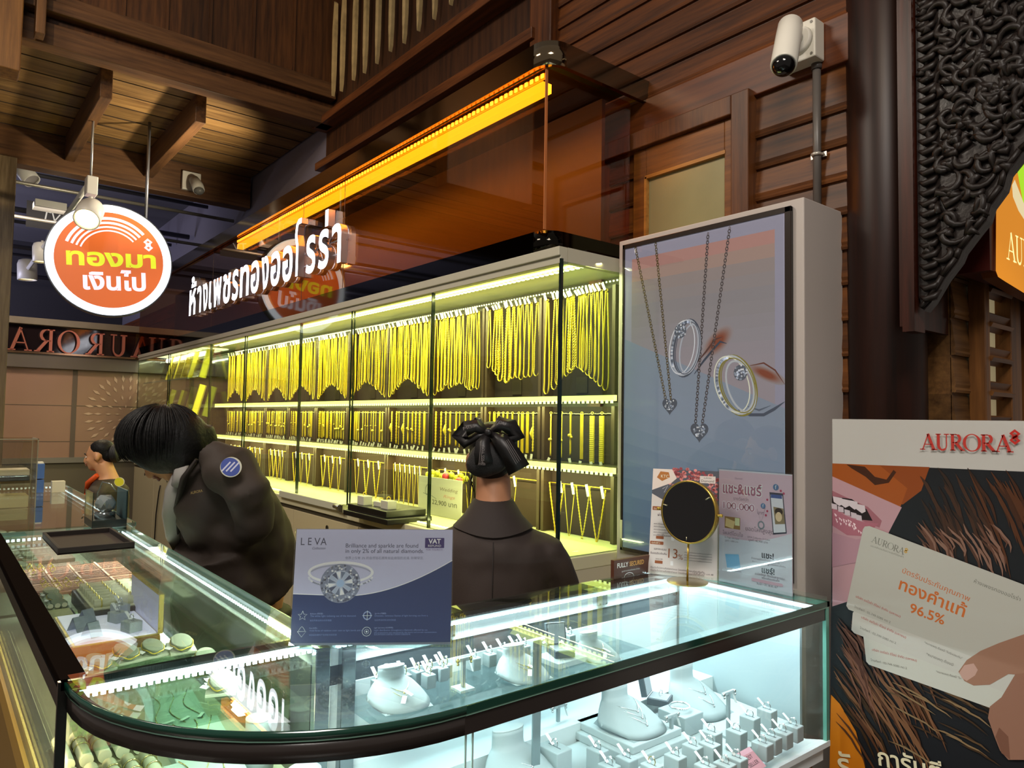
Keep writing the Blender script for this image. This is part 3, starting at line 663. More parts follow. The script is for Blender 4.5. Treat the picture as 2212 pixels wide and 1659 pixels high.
def hair(n,x0,x1,y0,y1,dx,dy,cols,w):
    for i in range(n):
        a,b=random.uniform(x0,x1),random.uniform(y0,y1); k=random.uniform(.5,1.2); P_=[A.px(a+dx*k*t+random.uniform(-3,3)+22*sin(t*2),b+dy*k*t) for t in [j/5 for j in range(6)]]
        A.line(P_,[w*.2,w,w,w,w*.7,w*.1],q(random.choice(cols)))
hair(24,1985,2110,1010,1110,30,130,['#2c1d15','#3a2418','#241812'],.007); hair(14,2090,2180,1015,1060,60,190,['#4a2a16','#3a2012'],.006)
hair(30,1980,2160,1120,1180,20,80,['#5a3c2e','#76584a','#4a3024'],.005)
A.polyx([(1796,1500),(1815,1520),(1850,1580),(1870,1659),(1880,1800),(1790,1800)],q('#b86a14'))
hair(60,1795,1950,1390,1560,70,150,['#4a2c1a','#5e3c26','#33200f','#6e4a30'],.006); hair(26,1900,2080,1460,1620,80,60,['#3a2818','#56402a','#7a6244'],.004)
hair(24,1800,1840,1330,1450,40,120,['#4a2c20','#6a4636'],.005)
CW=q('#b7b5ac')
def card(cx0,cy0,cx1,cy1,cx2,cy2,cx3,cy3,h): A.polyx([(cx0+6,cy0-2),(cx1,cy1),(cx2,cy2),(cx3+5,cy3+3),(cx3-1,cy3-4),(cx0-1,cy0+5)],q(h))
card(1868,1370,2240,1490,2230,1560,1874,1432,'#b4b4aa'); card(1845,1318,2240,1440,2235,1520,1842,1364,'#b2b1a8'); A.polyx([(1870,1137),(1880,1136),(2220,1265),(2240,1280),(2240,1440),(2120,1425),(1835,1316),(1830,1308),(1866,1143)],q('#a9a89f'))
OR_=q('#b4602a'); GR_=q('#6e6e64'); RD_=q('#a03a30')
X=lambda x,y:A.px(x,y)
def tx(body,x,y,x2,y2,m,h=None,bold=False):
    a,b=X(x,y),X(x2,y2); A.text(body,a[0],a[1],m,w=math.hypot(b[0]-a[0],b[1]-a[1]),rot=math.degrees(math.atan2(b[1]-a[1],b[0]-a[0])),bold=bold)
st,wd=serif_word('AURORA'); a,b=X(1884,1170),X(1953,1198); k=math.hypot(b[0]-a[0],b[1]-a[1])/wd; A.fig(st,a[0],a[1],k,GR_,rot=math.degrees(math.atan2(b[1]-a[1],b[0]-a[0])))
a=X(1959,1189); A.fig(brand_knot(),a[0],a[1],.007,q('#b48c34'),rot=-20)
tx('มอบหลักประกันความสุขที่มีคุณค่า',1882,1181,1953,1206,GR_)
tx('บัตรรับประกันคุณภาพ',1949,1240,2094,1303,OR_); tx('ทองคำแท้',1942,1272,2084,1334,OR_,bold=True); tx('96.5%',1966,1322,2040,1350,OR_,bold=True)
tx('ห้างเพชรทองออโรร่า',2105,1258,2205,1298,GR_)
for dx,dy in ((0,0),(12,45),(36,115)):
    r=1 if dy else 1.25; tx('บริษัท ออโรร่า ดีไซน์ จำกัด (มหาชน)',1850+dx,1291+dy,1946+dx,1335+dy-(20 if dy==115 else 0),RD_); tx('โทรศัพท์ : 02-749-5085 กด 2',1847+dx,1312+dy,1925+dx,1346+dy-(16 if dy==115 else 0),GR_)
tx('*หมายเหตุ ต้องมี "ใบรับประกัน"',1998,1390,2080,1425,GR_); tx('*หมายเหตุ ต้องมี',2002,1416,2060,1440,GR_); tx('*หมายเหตุ ต้องมี "ใบ',2024,1453,2078,1468,GR_)
SK=q('#8f6a56')
A.polyx([(2072,1450),(2090,1425),(2120,1405),(2160,1388),(2240,1360),(2240,1460),(2180,1455),(2140,1478),(2105,1480),(2085,1470)],SK)
A.polyx([(2074,1452),(2085,1436),(2105,1432),(2114,1446),(2108,1458),(2090,1470),(2080,1464)],q('#b08e80'))
A.polyx([(2195,1455),(2240,1450),(2240,1590),(2215,1640),(2180,1640),(2162,1620),(2150,1590),(2136,1550),(2140,1525),(2165,1505)],q('#86604e')); A.polyx([(2160,1570),(2180,1590),(2184,1640),(2165,1625),(2152,1590)],q('#6e4a3a'))
tx('การันตี',1900,1652,2040,1690,q('#cfc2a0'),bold=True); tx('รั',1818,1676,1850,1680,q('#cfc2a0'),bold=True)
st,wd=serif_word('AURORA'); a,b=X(1992,971),X(2186,977); k=math.hypot(b[0]-a[0],b[1]-a[1])/wd
A.fig(st,a[0],a[1],k,q('#a8332c'),rot=math.degrees(math.atan2(b[1]-a[1],b[0]-a[0])),wk=1.3); a=X(2194,944); A.fig(brand_knot(),a[0],a[1],.0165,q('#b02c24'))
A.out('print',bn)
# ---------------------------------------------------------------- carved bracket and orange hanging sign
br=thing('carved_bracket','dark carved wooden bracket with leaf scrolls hanging beside the round pillar','bracket',(-.6,2.2,1.75))
ol=[(-.868,1.80),(-.855,1.757),(-.835,1.78),(-.80,1.84),(-.765,1.885),(-.755,1.91),(-.72,1.955),(-.695,1.985),(-.685,2.02),(-.655,2.06),(-.645,2.10),(-.61,2.145),(-.55,2.19),(-.48,2.22),(-.40,2.24),(-.40,3.3),(-.868,3.3)]
MB().prism([(x,2.19,z) for x,z in ol],(0,2.19,0),(0,2.235,0)).out('panel',P('#1b120e',.35,bump=.3,bscale=60),br)
CARV=P('#1c1410',.48,spec=.4)
def inside(x,z):
    c=False; n=len(ol)
    for i in range(n):
        a,b=ol[i],ol[i-1]
        if (a[1]>z)!=(b[1]>z) and x<(b[0]-a[0])*(z-a[1])/(b[1]-a[1])+a[0]: c=not c
    return c
m=MB(); rnd=random.Random(4); pts=[]
for _k in range(9000):
    if len(pts)>=170: break
    x,z=rnd.uniform(-.80,-.42),rnd.uniform(1.8,2.85)
    if inside(x,z) and inside(x+.03,z-.03) and all((x-p)**2+(z-q_)**2>.0012 for p,q_ in pts):
        pts.append((x,z)); a0=rnd.uniform(0,6.28); s=rnd.choice((-1,1)); r0=rnd.uniform(.022,.05); T=[i/9 for i in range(10)]
        sp=[]
        for t in T:
            a=a0+s*t*rnd.uniform(3.6,4.0); r=r0*(1-.72*t); sp.append((x+r*cos(a),2.188-.008*sin(t*3),z+r*sin(a)))
        m.tube(sp,[.011*(1-.5*abs(2*t-1)) for t in T],6)
        for j in (0,1):
            a=a0+s*(-.3-.5*j); m.tube([(x+r0*cos(a0),2.188,z+r0*sin(a0)),(x+r0*1.3*cos(a),2.18,z+r0*1.3*sin(a)),(x+r0*(1.75)*cos(a+s*.2),2.187,z+r0*1.75*sin(a+s*.2))],[.009,.012,.002],6)
m.out('leaf_scrolls',CARV,br)
m=MB()
for i in range(42):
    z=1.80+.03*i; m.tube([(-.862,2.187,z),(-.845,2.178,z-.012),(-.822,2.182,z-.006),(-.808,2.19,z+.012)],[.004,.010,.011,.002],6)
for a,b in zip(ol[1:-4],ol[2:-3]): m.tube([(a[0]-.006,2.186,a[1]+.01),(b[0]-.006,2.186,b[1]+.01)],.008,6)
m.out('leaf_border',CARV,br)
MB().box(-.905,-.872,2.17,2.24,1.70,3.3).out('batten',DARKW,br)
sg=thing('hanging_sign','orange lit sign with cut-off pale lettering at the right edge','sign',(-.75,2.75,1.75))
MB().box(-.84,-.755,2.40,3.3,1.90-.01,2.9).out('backing_beam',P('#4a1208',.4),sg)
A=Art((-.75,2.44,1.8),(0,1,0),(0,0,1))
c=[(2152,425),(2164,400),(2182,382),(2420,250),(2420,740),(2212,633),(2168,606),(2156,598),(2151,585)]
MB().prism([A.p(*A.px(*t)) for t in c],(0,0,0),(-.04,0,0)).out('box',P('#6a3408',.4),sg)
A.o=A.o+A.n*.001; A.polyx(c,P('#d98a1a',.4,em=.75,ecol='#e08a10'))
A.polyx([(2198,372),(2212,355),(2240,340),(2240,500),(2212,450)],P('#a8d820',.4,em=.9,ecol='#a4dc18',sample=False)); A.polyx([(2186,400),(2192,388),(2212,440),(2216,480),(2200,455),(2188,425)],P('#e8d8a8',.4,em=.8,sample=False))
st,wd=serif_word('AURORA'); a,b=A.px(2176,560),A.px(2212,583); k=math.hypot(b[0]-a[0],b[1]-a[1])/(wd*.46)
A.fig([([(p*1.02,q_) for p,q_ in s],w_) for s,w_ in st],a[0],a[1],.088,P('#f4eda0',.4,em=1.0,sample=False))
A.out('lit_face',sg)
# ---------------------------------------------------------------- lit signs
LETW=P('#ffffff',.4,em=4.2,ecol='#eef0ff'); SHEET=P('#a9a6ac',.3,metal=.75)
ls=thing('letter_sign','row of white glowing raised letters on the front of the orange canopy','sign',(-5.15,1.78,2.3))
def letter(body,x0,x1,z0,z1,y=1.755,d=.042,bold=.023):
    me=tmesh(body,bold); xs=[v.co.x for v in me.vertices]; ys=[v.co.y for v in me.vertices]; a,b=min(xs),max(xs)
    kx=(x1-x0)/(b-a); kz=(z1-z0)/(.555 if True else 1)
    m=MB(); M=Matrix(((kx,0,0,x0-a*kx),(0,0,1,y),(0,kz,0,z0),(0,0,0,1)))
    if body=='โ':
        q=[(.028,0),(.028,.19),(.004,.262),(.018,.325),(.04,.342),(.085,.342)]; L_,R_=[],[]
        for i,(p,z) in enumerate(q):
            a_=q[max(i-1,0)]; b_=q[min(i+1,5)]; dx,dz=b_[0]-a_[0],b_[1]-a_[1]; h_=math.hypot(dx,dz); L_.append((x0+p-dz/h_*.017,y,z0+z+dx/h_*.017)); R_.append((x0+p+dz/h_*.017,y,z0+z-dx/h_*.017))
        m.mat(LETW).poly(L_+R_[::-1])
    else: m.mat(LETW).mesh(me,M)
    bmesh.ops.remove_doubles(m.bm,verts=m.bm.verts[:],dist=1e-5)
    bnd=[e for e in m.bm.edges if len(e.link_faces)==1]
    m.mat(SHEET)
    nv={}
    for e in bnd:
        for v in e.verts:
            if v not in nv: nv[v]=m.bm.verts.new(v.co+V((0,d,0)))
    for e in bnd: m.f([e.verts[0],e.verts[1],nv[e.verts[1]],nv[e.verts[0]]])
    return m.out('letter',None,ls,fix=True)
cl=[('ห้',.205),('า',.125),('ง',.145),('เ',.075),('พ',.215),('ช',.19),('ร',.145),('ท',.20),('อ',.175),('ง',.145),('อ',.175),('อ',.175),('โ',.135),('ร',.145),('ร่',.15),('า',.125)]
tot=sum(w for c,w in cl)+.045*(len(cl)-1); k=(6.70-3.71)/tot; x=-6.70
for c,w in cl:
    letter(c,x,x+w*k,2.300,2.510); x+=(w+.045)*k
MB().box(-6.6,-3.72,1.797,1.80,2.36,2.368).box(-6.6,-3.72,1.797,1.80,2.44,2.448).out('mounting_rail',SHEET,ls)
m=MB(); x=-6.60
for i in range(32): m.cyl((-6.55+.09*i,1.797,2.40+.05*(i%2)),(-6.50+.09*i,1.79,2.36+.06*((i*7)%3)),.004,n=5)
m.out('wiring',P('#77707a',.4),ls)
area('letter_glow',(-5.15,1.70,2.42),(R(90),0,R(180)),2.9,.16,4,(.93,.94,1))
# round hanging sign
u=V((.13,.99,0)).normalized(); C0=V((-6.168,1.037,2.588))
rs=thing('round_sign','round orange hanging sign with glowing white rim','sign',C0-V((0,0,.42)))
n=u.cross(V((0,0,1))); n=n if n.x>0 else -n
MB().cyl(C0-n*.06,C0+n*.02,.428,n=64).out('drum',P('#3d4046',.3,metal=.6),rs)
A=Art(C0+n*.021,u,(0,0,1)); r=.42
RW=P('#ffffff',.4,em=1.15,ecol='#c8e4ff'); RO=P('#c8602c',.4,em=.42,ecol='#d8661f'); RY=P('#d8e020',.4,em=.5,ecol='#d0e020',sample=False); RW2=P('#e8e0f0',.4,em=.6,ecol='#ecdcf4',sample=False)
A.ell(0,0,r,r,RW,n=64); A.ell(0,0,r*.865,r*.865,RO,n=64)
for rr,w in ((.74,.05),(.655,.042),(.575,.032),(.505,.026)): A.ell(0,r*.04,r*rr,r*rr,RW2,n=30,t0=44,t1=163,w=r*w)
A.fig(brand_knot(),r*.60,r*.36,r*.12,RW2,rot=8)
A.text('ทองมา',-r*.67,-r*.17,RY,w=r*1.42,h=r*.26,rot=4,bold=.035); A.text('เงินไป',-r*.40,-r*.58,RW2,w=r*1.0,h=r*.38,rot=4,bold=.035)
A.out('lit_face',rs)
m=MB(); m.cyl(C0+u*.23-n*.02+V((0,0,.34)),C0+u*.23-n*.02+V((0,0,1.14)),.012,n=8); m.out('hanger_rod',P('#8a8a90',.3,metal=.8),rs)
# ---------------------------------------------------------------- track and spot lamps
LW=P('#c9c7c2',.35); BULB=P('#fff2c8',.4,em=14,ecol='#ffcf78')
tr=thing('lamp_track','white lamp track hanging from a thin rod beside the round sign','track',(-6.4,.84,3.1))
p0,p1=at(1,.84,196,392),at(1,.84,52,592)
MB().tube([p0,p1],.022,4).out('rail',LW,tr)
MB().cyl(p0,(p0.x-.02,.84,3.72),.008,n=8).out('rod',P('#a8a8a8',.3,metal=.7),tr)
MB().box(p0.x-.06,p0.x+.05,.81,.88,p0.z-.10,p0.z+.03).out('feed_box',LW,tr,bevel=.006)
def lamp(top,dirv,r,l,label,lit,em):
    t=V(top); d=V(dirv).normalized()
    o=thing('spot_lamp',label,'lamp',t,'track spot lamps')
    x,y,_=basis(d); e=t+V((0,0,-.11))
    MB().tube([t,t+V((0,0,-.06)),e],.014,6).out('arm',LW,o)
    m=MB(); b=e-d*l*.45
    m.rings([[b+d*l*s+(x*cos(2*PI*i/24)+y*sin(2*PI*i/24))*r*k for i in range(24)] for s,k in ((0,.55),(.06,.85),(.25,1),(1,1),(1.0,.9),(.9,.88))],cap=False); m.poly([b+(x*cos(2*PI*i/24)+y*sin(2*PI*i/24))*r*.55 for i in range(24)])
    m.out('housing',LW,o); c=b+d*l*.93
    MB().rings([[c+(x*cos(2*PI*i/24)+y*sin(2*PI*i/24))*r*k for i in range(24)] for k in (.86,.01)],cap=False).out('lens',lit,o); return c
q=at(1,.84,196,425)
c=lamp(q,(.62,-.25,-.62),.085,.2,'lit spot lamp glaring in front of the round sign',BULB,1)
spot('spot_lamp_light',c+V((.03,-.01,-.03)),c+V((.62,-.25,-.62)),60,100,(1,.82,.5))
DIM=P('#ffe9b0',.4,em=2.2,ecol='#ffe29a',sample=False)
lamp(at(1,.84,92,520),(0,.05,-1),.085,.2,'spot lamp pointing straight down, left of the round sign',DIM,1); lamp(at(1,.84,60,560),(0,.05,-1),.1,.24,'lowest spot lamp, leftmost at the end of the track',DIM,1)
lamp(at(0,-7.6,55,345),(.5,.5,-.8),.07,.2,'unlit spot lamp high at the left under the far ceiling',P('#55504a',.3),0)
MB().cyl(at(0,-7.6,55,345),at(0,-7.6,55,345)+V((0,0,.6)),.008,n=8).out('rod',LW,[o for o in COL.objects if o.name.startswith('spot_lamp') and o.type=='EMPTY'][-1])
o=MB().box(-7.7,-7.5,.66,.90,3.24,3.30).out('junction_box',P('#b9b7b2',.4),bevel=.004); tag(o,'white flat box on the ceiling frame above the spot lamps','box')
for i,z in enumerate((3.36,3.18)):
    o=MB().cyl((-7.3-.5*i,-2,z),(-7.3-.5*i,2.3,z),.016,n=8).out('ceiling_conduit',P('#8d8880',.35,metal=.5)); tag(o,('upper' if i==0 else 'lower')+' thin pale conduit running below the soffit behind the round sign','conduit')
A=Art((-8.4,.68,3.1),(0,1,0),(0,0,1)); a=A.px(88,472); A.rect(a[0]-.12,a[1]-.1,a[0]+.3,a[1]+.16,P('#22222a',.6)); A.text('TV',a[0],a[1],P('#b9bcc0',.5,em=.2,sample=False),h=.09,rot=-8)
o=A.out('small_sign',None); tag(o,'small dark sign with two pale letters high at the left','sign')
# mirrored raised letters on the glass of the end wall
ms=thing('mirror_letter_sign','copper edged letters reading backwards above the pink end wall','sign',(-8.86,1.0,2.04))
A=Art((-8.9,.56,2.06),(0,1,0),(0,0,1)); COP=P('#c0715a',.25,metal=.6,em=.10); COPD=P('#6e4636',.2,metal=.8)
xs=[.60,.82,1.04,1.28,1.50,1.73]; word='AURORA'[::-1]
for yy,ch in zip(xs,word):
    a,st=SERIF[ch]; m=MB()
    for pts,w in st:
        n_=len(pts); h=.235
        for i in range(n_-1):
            (p,q_),(p2,q2)=pts[i],pts[i+1]; dx,dy=p2-p,q2-q_; L_=math.hypot(dx,dy) or 1; ww=(w if not isinstance(w,list) else (w[i]+w[i+1])/2)/2
            q4=[(p-dy/L_*ww,q_+dx/L_*ww),(p2-dy/L_*ww,q2+dx/L_*ww),(p2+dy/L_*ww,q2-dx/L_*ww),(p+dy/L_*ww,q_-dx/L_*ww)]
            m.mat(COP).prism([(-8.89,yy+.2-a_*.215,2.055+b_*h) for a_,b_ in q4],(0,0,0),(.03,0,0))
    m.out('letter',None,ms)
MB().box(-8.93,-8.86,.3,2.3,2.03,2.05).out('ledge',P('#b08a6a',.15,metal=.9),ms)
# ---------------------------------------------------------------- security cameras
c1=thing('security_camera','white bullet camera on a square box, wired by a grey pipe','camera',(-1.28,2.29,2.66))
MB().box(-1.348,-1.213,2.262,2.325,2.665,2.80).out('junction_box',P('#d6d3c6',.4),c1,bevel=.005)
m=MB()
for a in (-1.335,-1.226):
    for b in (2.678,2.787): m.cyl((a,2.263,b),(a,2.2605,b),.005,n=10)
m.out('screws',P('#77746a',.4),c1)
MB().cyl((-1.27,2.264,2.735),(-1.27,2.245,2.735),.05,.043,n=24).out('mount_plate',P('#dedbd0',.35),c1)
j=V((-1.262,2.19,2.755))
MB().tube([(-1.27,2.25,2.735),(-1.268,2.215,2.74),j],[.024,.021,.026],14).out('joint',P('#dedbd0',.35),c1)
t=at(1,2.06,1692,146); d=(t-j).normalized(); x,y,_=basis(d); b=j-d*.0
MB().rings([[j+d*s+(x*cos(2*PI*i/28)+y*sin(2*PI*i/28))*r for i in range(28)] for s,r in ((-.03,.018),(-.022,.034),(-.01,.04),(.05,.041),((t-j).length-.015,.041),((t-j).length-.012,.038))]).out('body',P('#e0ddd2',.3),c1)
L_=(t-j).length-.014
MB().rings([[j+d*(L_+.034*sin(a))+(x*cos(2*PI*i/28)+y*sin(2*PI*i/28))*max(.036*cos(a),.001) for i in range(28)] for a in [R(15*k) for k in range(7)]]).out('lens_dome',P('#0a0a0c',.08),c1)
cd=thing('conduit','grey conduit pipe rising from the advertising box to the bullet camera','conduit',(-1.24,2.335,2.14))
MB().cyl((-1.240,2.322,2.12),(-1.240,2.322,2.667),.0135,n=16).out('pipe',P('#5b5652',.4),cd); MB().cyl((-1.24,2.322,2.645),(-1.24,2.322,2.667),.018,n=16).out('coupling',P('#4a4542',.4),cd)
MB().box(-1.268,-1.212,2.332,2.336,2.34,2.357).tube([(-1.256,2.332,2.3485),(-1.25,2.309,2.3485),(-1.24,2.305,2.3485),(-1.23,2.309,2.3485),(-1.224,2.332,2.3485)],.006,6).out('clamp',P('#c9c4ba',.3,metal=.5),cd)
c2=thing('security_camera','small white camera on a square plate above the round sign','camera',(-6.9,1.79,3.46))
MB().box(-6.95,-6.91,1.71,1.87,3.47,3.64).out('plate',P('#c9c6bd',.4),c2,bevel=.006)
MB().tube([(-6.91,1.79,3.56),(-6.86,1.80,3.55),(-6.80,1.81,3.49),(-6.76,1.815,3.44)],[.03,.045,.052,.05],16).out('body',P('#aaa79f',.35),c2)
MB().sph((-6.758,1.815,3.435),(.044,.044,.036)).out('lens_dome',P('#5a5a58',.15),c2)
# ---------------------------------------------------------------- pale pointed slats on the balcony front
xs=[-5.093,-4.95,-4.753,-4.582,-4.399,-4.213,-4.032,-3.856,-3.674,-3.493,-3.31,-3.13,-2.95]
SL=P('#b9a070',.4,var=.25,vscale=14)
for i,x in enumerate(xs):
    t=random.uniform(-.01,.01); w=.022
    ol_=[(x-w*.2,4.62),(x+w*.7,4.60),(x+w,4.40),(x+w*.9,4.05),(x+w*.45,3.92),(x-.2*w,3.872+t),(x-w*.3,3.89+t),(x-w*.8,4.05),(x-w,4.4)]
    o=MB().prism([(a,2.30,b) for a,b in ol_],(0,2.30,0),(0,2.325,0)).out('pointed_slat',SL)
    tag(o,'pale pointed wooden slat in the row high above the orange canopy','slat','pointed slats above the canopy')
for i,(a,b) in enumerate((((940,126),(1115,4)),((772,238),(902,142)),((715,280),(750,248)))):
    p,q_=at(1,2.30,*a),at(1,2.30,*b)
    o=MB().box(p.x,q_.x,2.285,2.32,3.665,3.73).out('rail_highlight',wood('#5a3a1a','#9a6e38',0,.4),bevel=.008)  # highlights along the rail, put in as strips of paler wood
    tag(o,('longest','middle','shortest')[i]+' pale strip of painted highlight on the rail ledge below the pointed slats','rail')
# ---------------------------------------------------------------- gold in the wall cabinet
GOLD=P('#f2d23a',.30,metal=.45,spec=.7); GOLD2=P('#f8e050',.34,metal=.35,spec=.7); CARD=P('#e6e3da',.5); VELV=P('#241712',.85); VELV2=P('#2e1a14',.85); VEDGE=P('#3b2c22',.5)
ORD=['first','second','third','fourth','fifth','sixth','seventh','eighth','ninth','tenth']
def loop_pts(w,L,n):
    pts=[]; h=L-w*.9
    for i in range(n): pts.append(V((-w*.16-w*.34*min(1,(i/n)*1.6),0,-h*i/n)))
    for i in range(9): a=PI+PI*i/8; pts.append(V((.5*w*cos(a),-.002,-h+w*.9*sin(a)*1.0)))
    for i in range(n,0,-1): pts.append(V((w*.16+w*.34*min(1,((i-1)/n)*1.6),0,-h*(i-1)/n)))
    return pts
def resample(p,step):
    out=[p[0]]; acc=0
    for a,b in zip(p,p[1:]):
        l=(b-a).length; t=step-acc
        while t<=l: out.append(a+(b-a)*(t/l)); t+=step
        acc=(acc+l)%step
    return out
def chain_mesh(m,pts,kind,r):
    if kind=='bead': q=resample(pts,r*1.0); m.tube(q,[r*(1.0 if i%2 else .55) for i in range(len(q))],5)
    elif kind=='rope':
        q=resample(pts,r*1.3)
        for s in (0,PI):
            h=[]
            for i,p in enumerate(q): a=i*.9+s; h.append(p+V((cos(a)*r*.5,sin(a)*r*.5,0)))
            m.tube(h,r*.62,5)
    elif kind=='curb':
        q=resample(pts,r*1.5); m.tube(q,[r*(1.15 if i%2 else .6) for i in range(len(q))],6,flat=.6)
    elif kind=='flat': m.tube(resample(pts,.012),r,6,flat=.35)
    else: m.tube(resample(pts,.014),r,5)
    return m
def tagmesh(x,z,dx,dz,w=.011,y=-.006): 
    d=V((dx,0,dz)); s=V((dz,0,-dx)).normalized()*w/2; p=V((x,y,z)); return MB().prism([p-s,p+s,p+s+d,p-s+d],(0,0,0),(0,-.0012,0))
KN=[('bead',.0030),('rope',.0034),('curb',.0036),('plain',.0026),('flat',.0042),('bead',.0022)]
protos=[]
for i,(kd,r) in enumerate(KN):
    o=chain_mesh(MB(),loop_pts(.021+.004*(i%3),.43,14),kd,r).torus((0,0,.004),.005,.0012,(0,1,0),10,5).out('gold_necklace',GOLD if i%2 else GOLD2,origin=(0,0,0))
    tagmesh(-.002,.004,-.017+.004*(i%3),.034).out('price_tag',CARD,o); protos.append([o,False])
def place(pr,loc,label,cat,group,sc):
    o,used=pr
    if not used: pr[1]=True; o.location=loc; o.scale=sc; tag(o,label,cat,group); return o
    return dup(o,loc,None,label,group,sc)
NT=[15,12,15,18,17,18,18,17,16,14]
rnd=random.Random(5)
boards_=[]
for row,(z0,z1,y) in enumerate(((1.537,1.995,2.235),(1.252,1.492,2.235),(.932,1.205,2.235))):
    for k in range(10):
        a,b=XB[k+1]+.006,XB[k]-.006
        t=thing('jewellery_board','dark velvet board, %s from the advertising screen on the %s shelf'%(ORD[k],('top','middle','bottom')[row]),'board',((a+b)/2,y,z0),'velvet boards in the gold cabinet')
        MB().box(a+.02,b-.02,y,y+.02,z0,z1).out('panel',VELV if row<2 else VELV2,t)
        MB().box(a,a+.018,y-.05,y+.02,z0,z1).out('side_frame',VEDGE,t); MB().box(b-.018,b,y-.05,y+.02,z0,z1).out('side_frame',VEDGE,t)
        if row==0: MB().box((a+b)/2-.05,(a+b)/2+.02,y-.004,y,z0+.015,z0+.085).out('info_card',P('#2b241d',.5),t); 
        if row==1: 
            q=[(a+.03+(b-a-.06)*i/30,y-.012,z1-.030-.003*sin(PI*i/30)+(.002 if i%2 else 0)) for i in range(31)]; MB().tube(q,.0022,5).out('hanging_chain',P('#d8d2b0',.25,metal=.8),t)
        if row==2: MB().cyl((a+.03,y-.02,z1-.055),(b-.03,y-.02,z1-.055),.0022,n=6).out('hanging_rod',GOLD,t)
for k in range(10):
    a,b=XB[k+1]+.03,XB[k]-.03; n=NT[k]
    lab='gold chain loop on the %s top-shelf board from the advertising screen'%ORD[k]; grp='gold chains on the %s top board'%ORD[k]
    for i in range(n):
        t=(i+.5)/n; x=a+(b-a)*t
        if k==0: x=a+(b-a)*([.03,.13,.2]+[.27+.73*j/12 for j in range(12)])[min(i,14)]
        arch=1-.26*(1-abs(2*t-1)**1.3)
        if k==1: arch=.78+.08*rnd.random()+(.0 if i>3 else -.12*(3-i)/3)
        if k==2: arch=.98-.16*(t if t<.5 else 1-t)-.08*rnd.random()
        if k==0 and i<3: arch=(1.0,.95,.9)[i]
        pr=protos[rnd.choice((0,1,2,3,4,5) if k<4 else (0,3,5,1,3,5))]
        place(pr,(x,2.175+.02*rnd.random(),1.972),lab,'necklace',grp,(1.25,1.25,arch*.99))
# bracelets
def brace(i):
    m=MB(); p=[V((0,0,-.2*j/12)) for j in range(13)]
    if i==0: chain_mesh(m,p,'curb',.0062)
    elif i==1: chain_mesh(m,p,'curb',.005); m.tube([(0,-.004,-.07),(-.006,-.007,-.10),(0,-.004,-.13)],[.004,.008,.004],8,flat=.4)
    elif i==2: chain_mesh(m,p,'flat',.0058); m.sph((0,-.005,-.10),.0085,nu=10,nv=6); m.sph((.007,-.005,-.108),.006,nu=8,nv=5)
    elif i==3: chain_mesh(m,p,'plain',.0032); m.sph((0,-.004,-.12),.008,nu=10,nv=6)
    elif i==4:
        for x in (-.005,0,.005): chain_mesh(m,[q+V((x,0,0)) for q in p],'bead',.0032)
    elif i==5: m.box(-.0085,.0085,-.003,.003,-.21,-.008)
    else: chain_mesh(m,p,'bead',.0028); m.sph((.004,-.003,-.09),.005,nu=8,nv=5)
    if i==5:
        for j in range(24): m.box(-.009,.009,-.0042,-.002,-.205+.0083*j,-.200+.0083*j)
    m.torus((0,0,.003),.0055,.0013,(0,1,0),10,5); o=m.out('gold_bracelet',GOLD2 if i%2 else GOLD,origin=(0,0,0))
    tagmesh(0,-.205,.012*((i%3)-1)-.004,-.034,.012).out('price_tag',CARD,o); return [o,False]
bp=[brace(i) for i in range(7)]
NB=[6,10,9,9,12,14,12,14,12,9]
CH=[[3,3,2,4,5,5],[6,4,4,0,2,2,3,4,4,1],[0,0,1,2,2,6,2,2,0],[1,0,6,1,2,2,0,0,4]]
NM=['thin chain with small charms','bracelet with one gold bead','bracelet with a round clasp','triple beaded bracelet','ribbed watch-strap bracelet','broad woven bracelet']
for k in range(10):
    a,b=XB[k+1]+.04,XB[k]-.04; n=NB[k]
    for i in range(n):
        t=(i+.5)/n; s=.96+.06*rnd.random(); c=CH[k][i] if k<4 else rnd.choice((0,6,3,4,6,3,2))
        lab=('gold '+NM[i]+' on the middle-shelf board nearest the screen') if k==0 else 'gold bracelet on the %s middle-shelf board from the advertising screen'%ORD[k]
        place(bp[c],(a+(b-a)*t,2.19-.012*rnd.random(),1.46),lab,'bracelet',None if k==0 else 'bracelets on the %s middle board'%ORD[k],(1.3 if k<6 else 1.1,1,s*(.93 if k else .98)))
# pendant necklaces of the bottom shelf
def vneck(i):
    m=MB(); w=(.085,.06,.075)[i]; L=(.225,.235,.21)[i]; r=(.0035,.0024,.0042)[i]
    pts=[V((-w/2,0,0))+V((w/2*t*.96,0,-L*(t**.85))) for t in [j/12 for j in range(12)]]+[V((0,-.003,-L))]+[V((w/2,0,0))+V((-w/2*t*.96,0,-L*(t**.85))) for t in [j/12 for j in range(11,-1,-1)]]
    chain_mesh(m,pts,('rope','bead','curb')[i],r); m.cyl((0,-.004,-L-.002),(0,-.004,-L-.012),.004,.004,8)
    m.prism([(x*.0115,-.008,-L-.022+z*.0115) for x,z in ((0,-1.1),(.6,-.5),(1,.15),(.8,.75),(.35,.85),(0,.5),(-.35,.85),(-.8,.75),(-1,.15),(-.6,-.5))],(0,0,0),(0,.006,0))
    o=m.out('pendant_necklace',GOLD2 if i else GOLD,origin=(0,0,0)); tagmesh(w*.3,.01,.012,-.05,.014).out('price_tag',CARD,o); return [o,False]
vp=[vneck(i) for i in range(3)]
NV=[4,1,3,6,3,3,3,4,3,3]
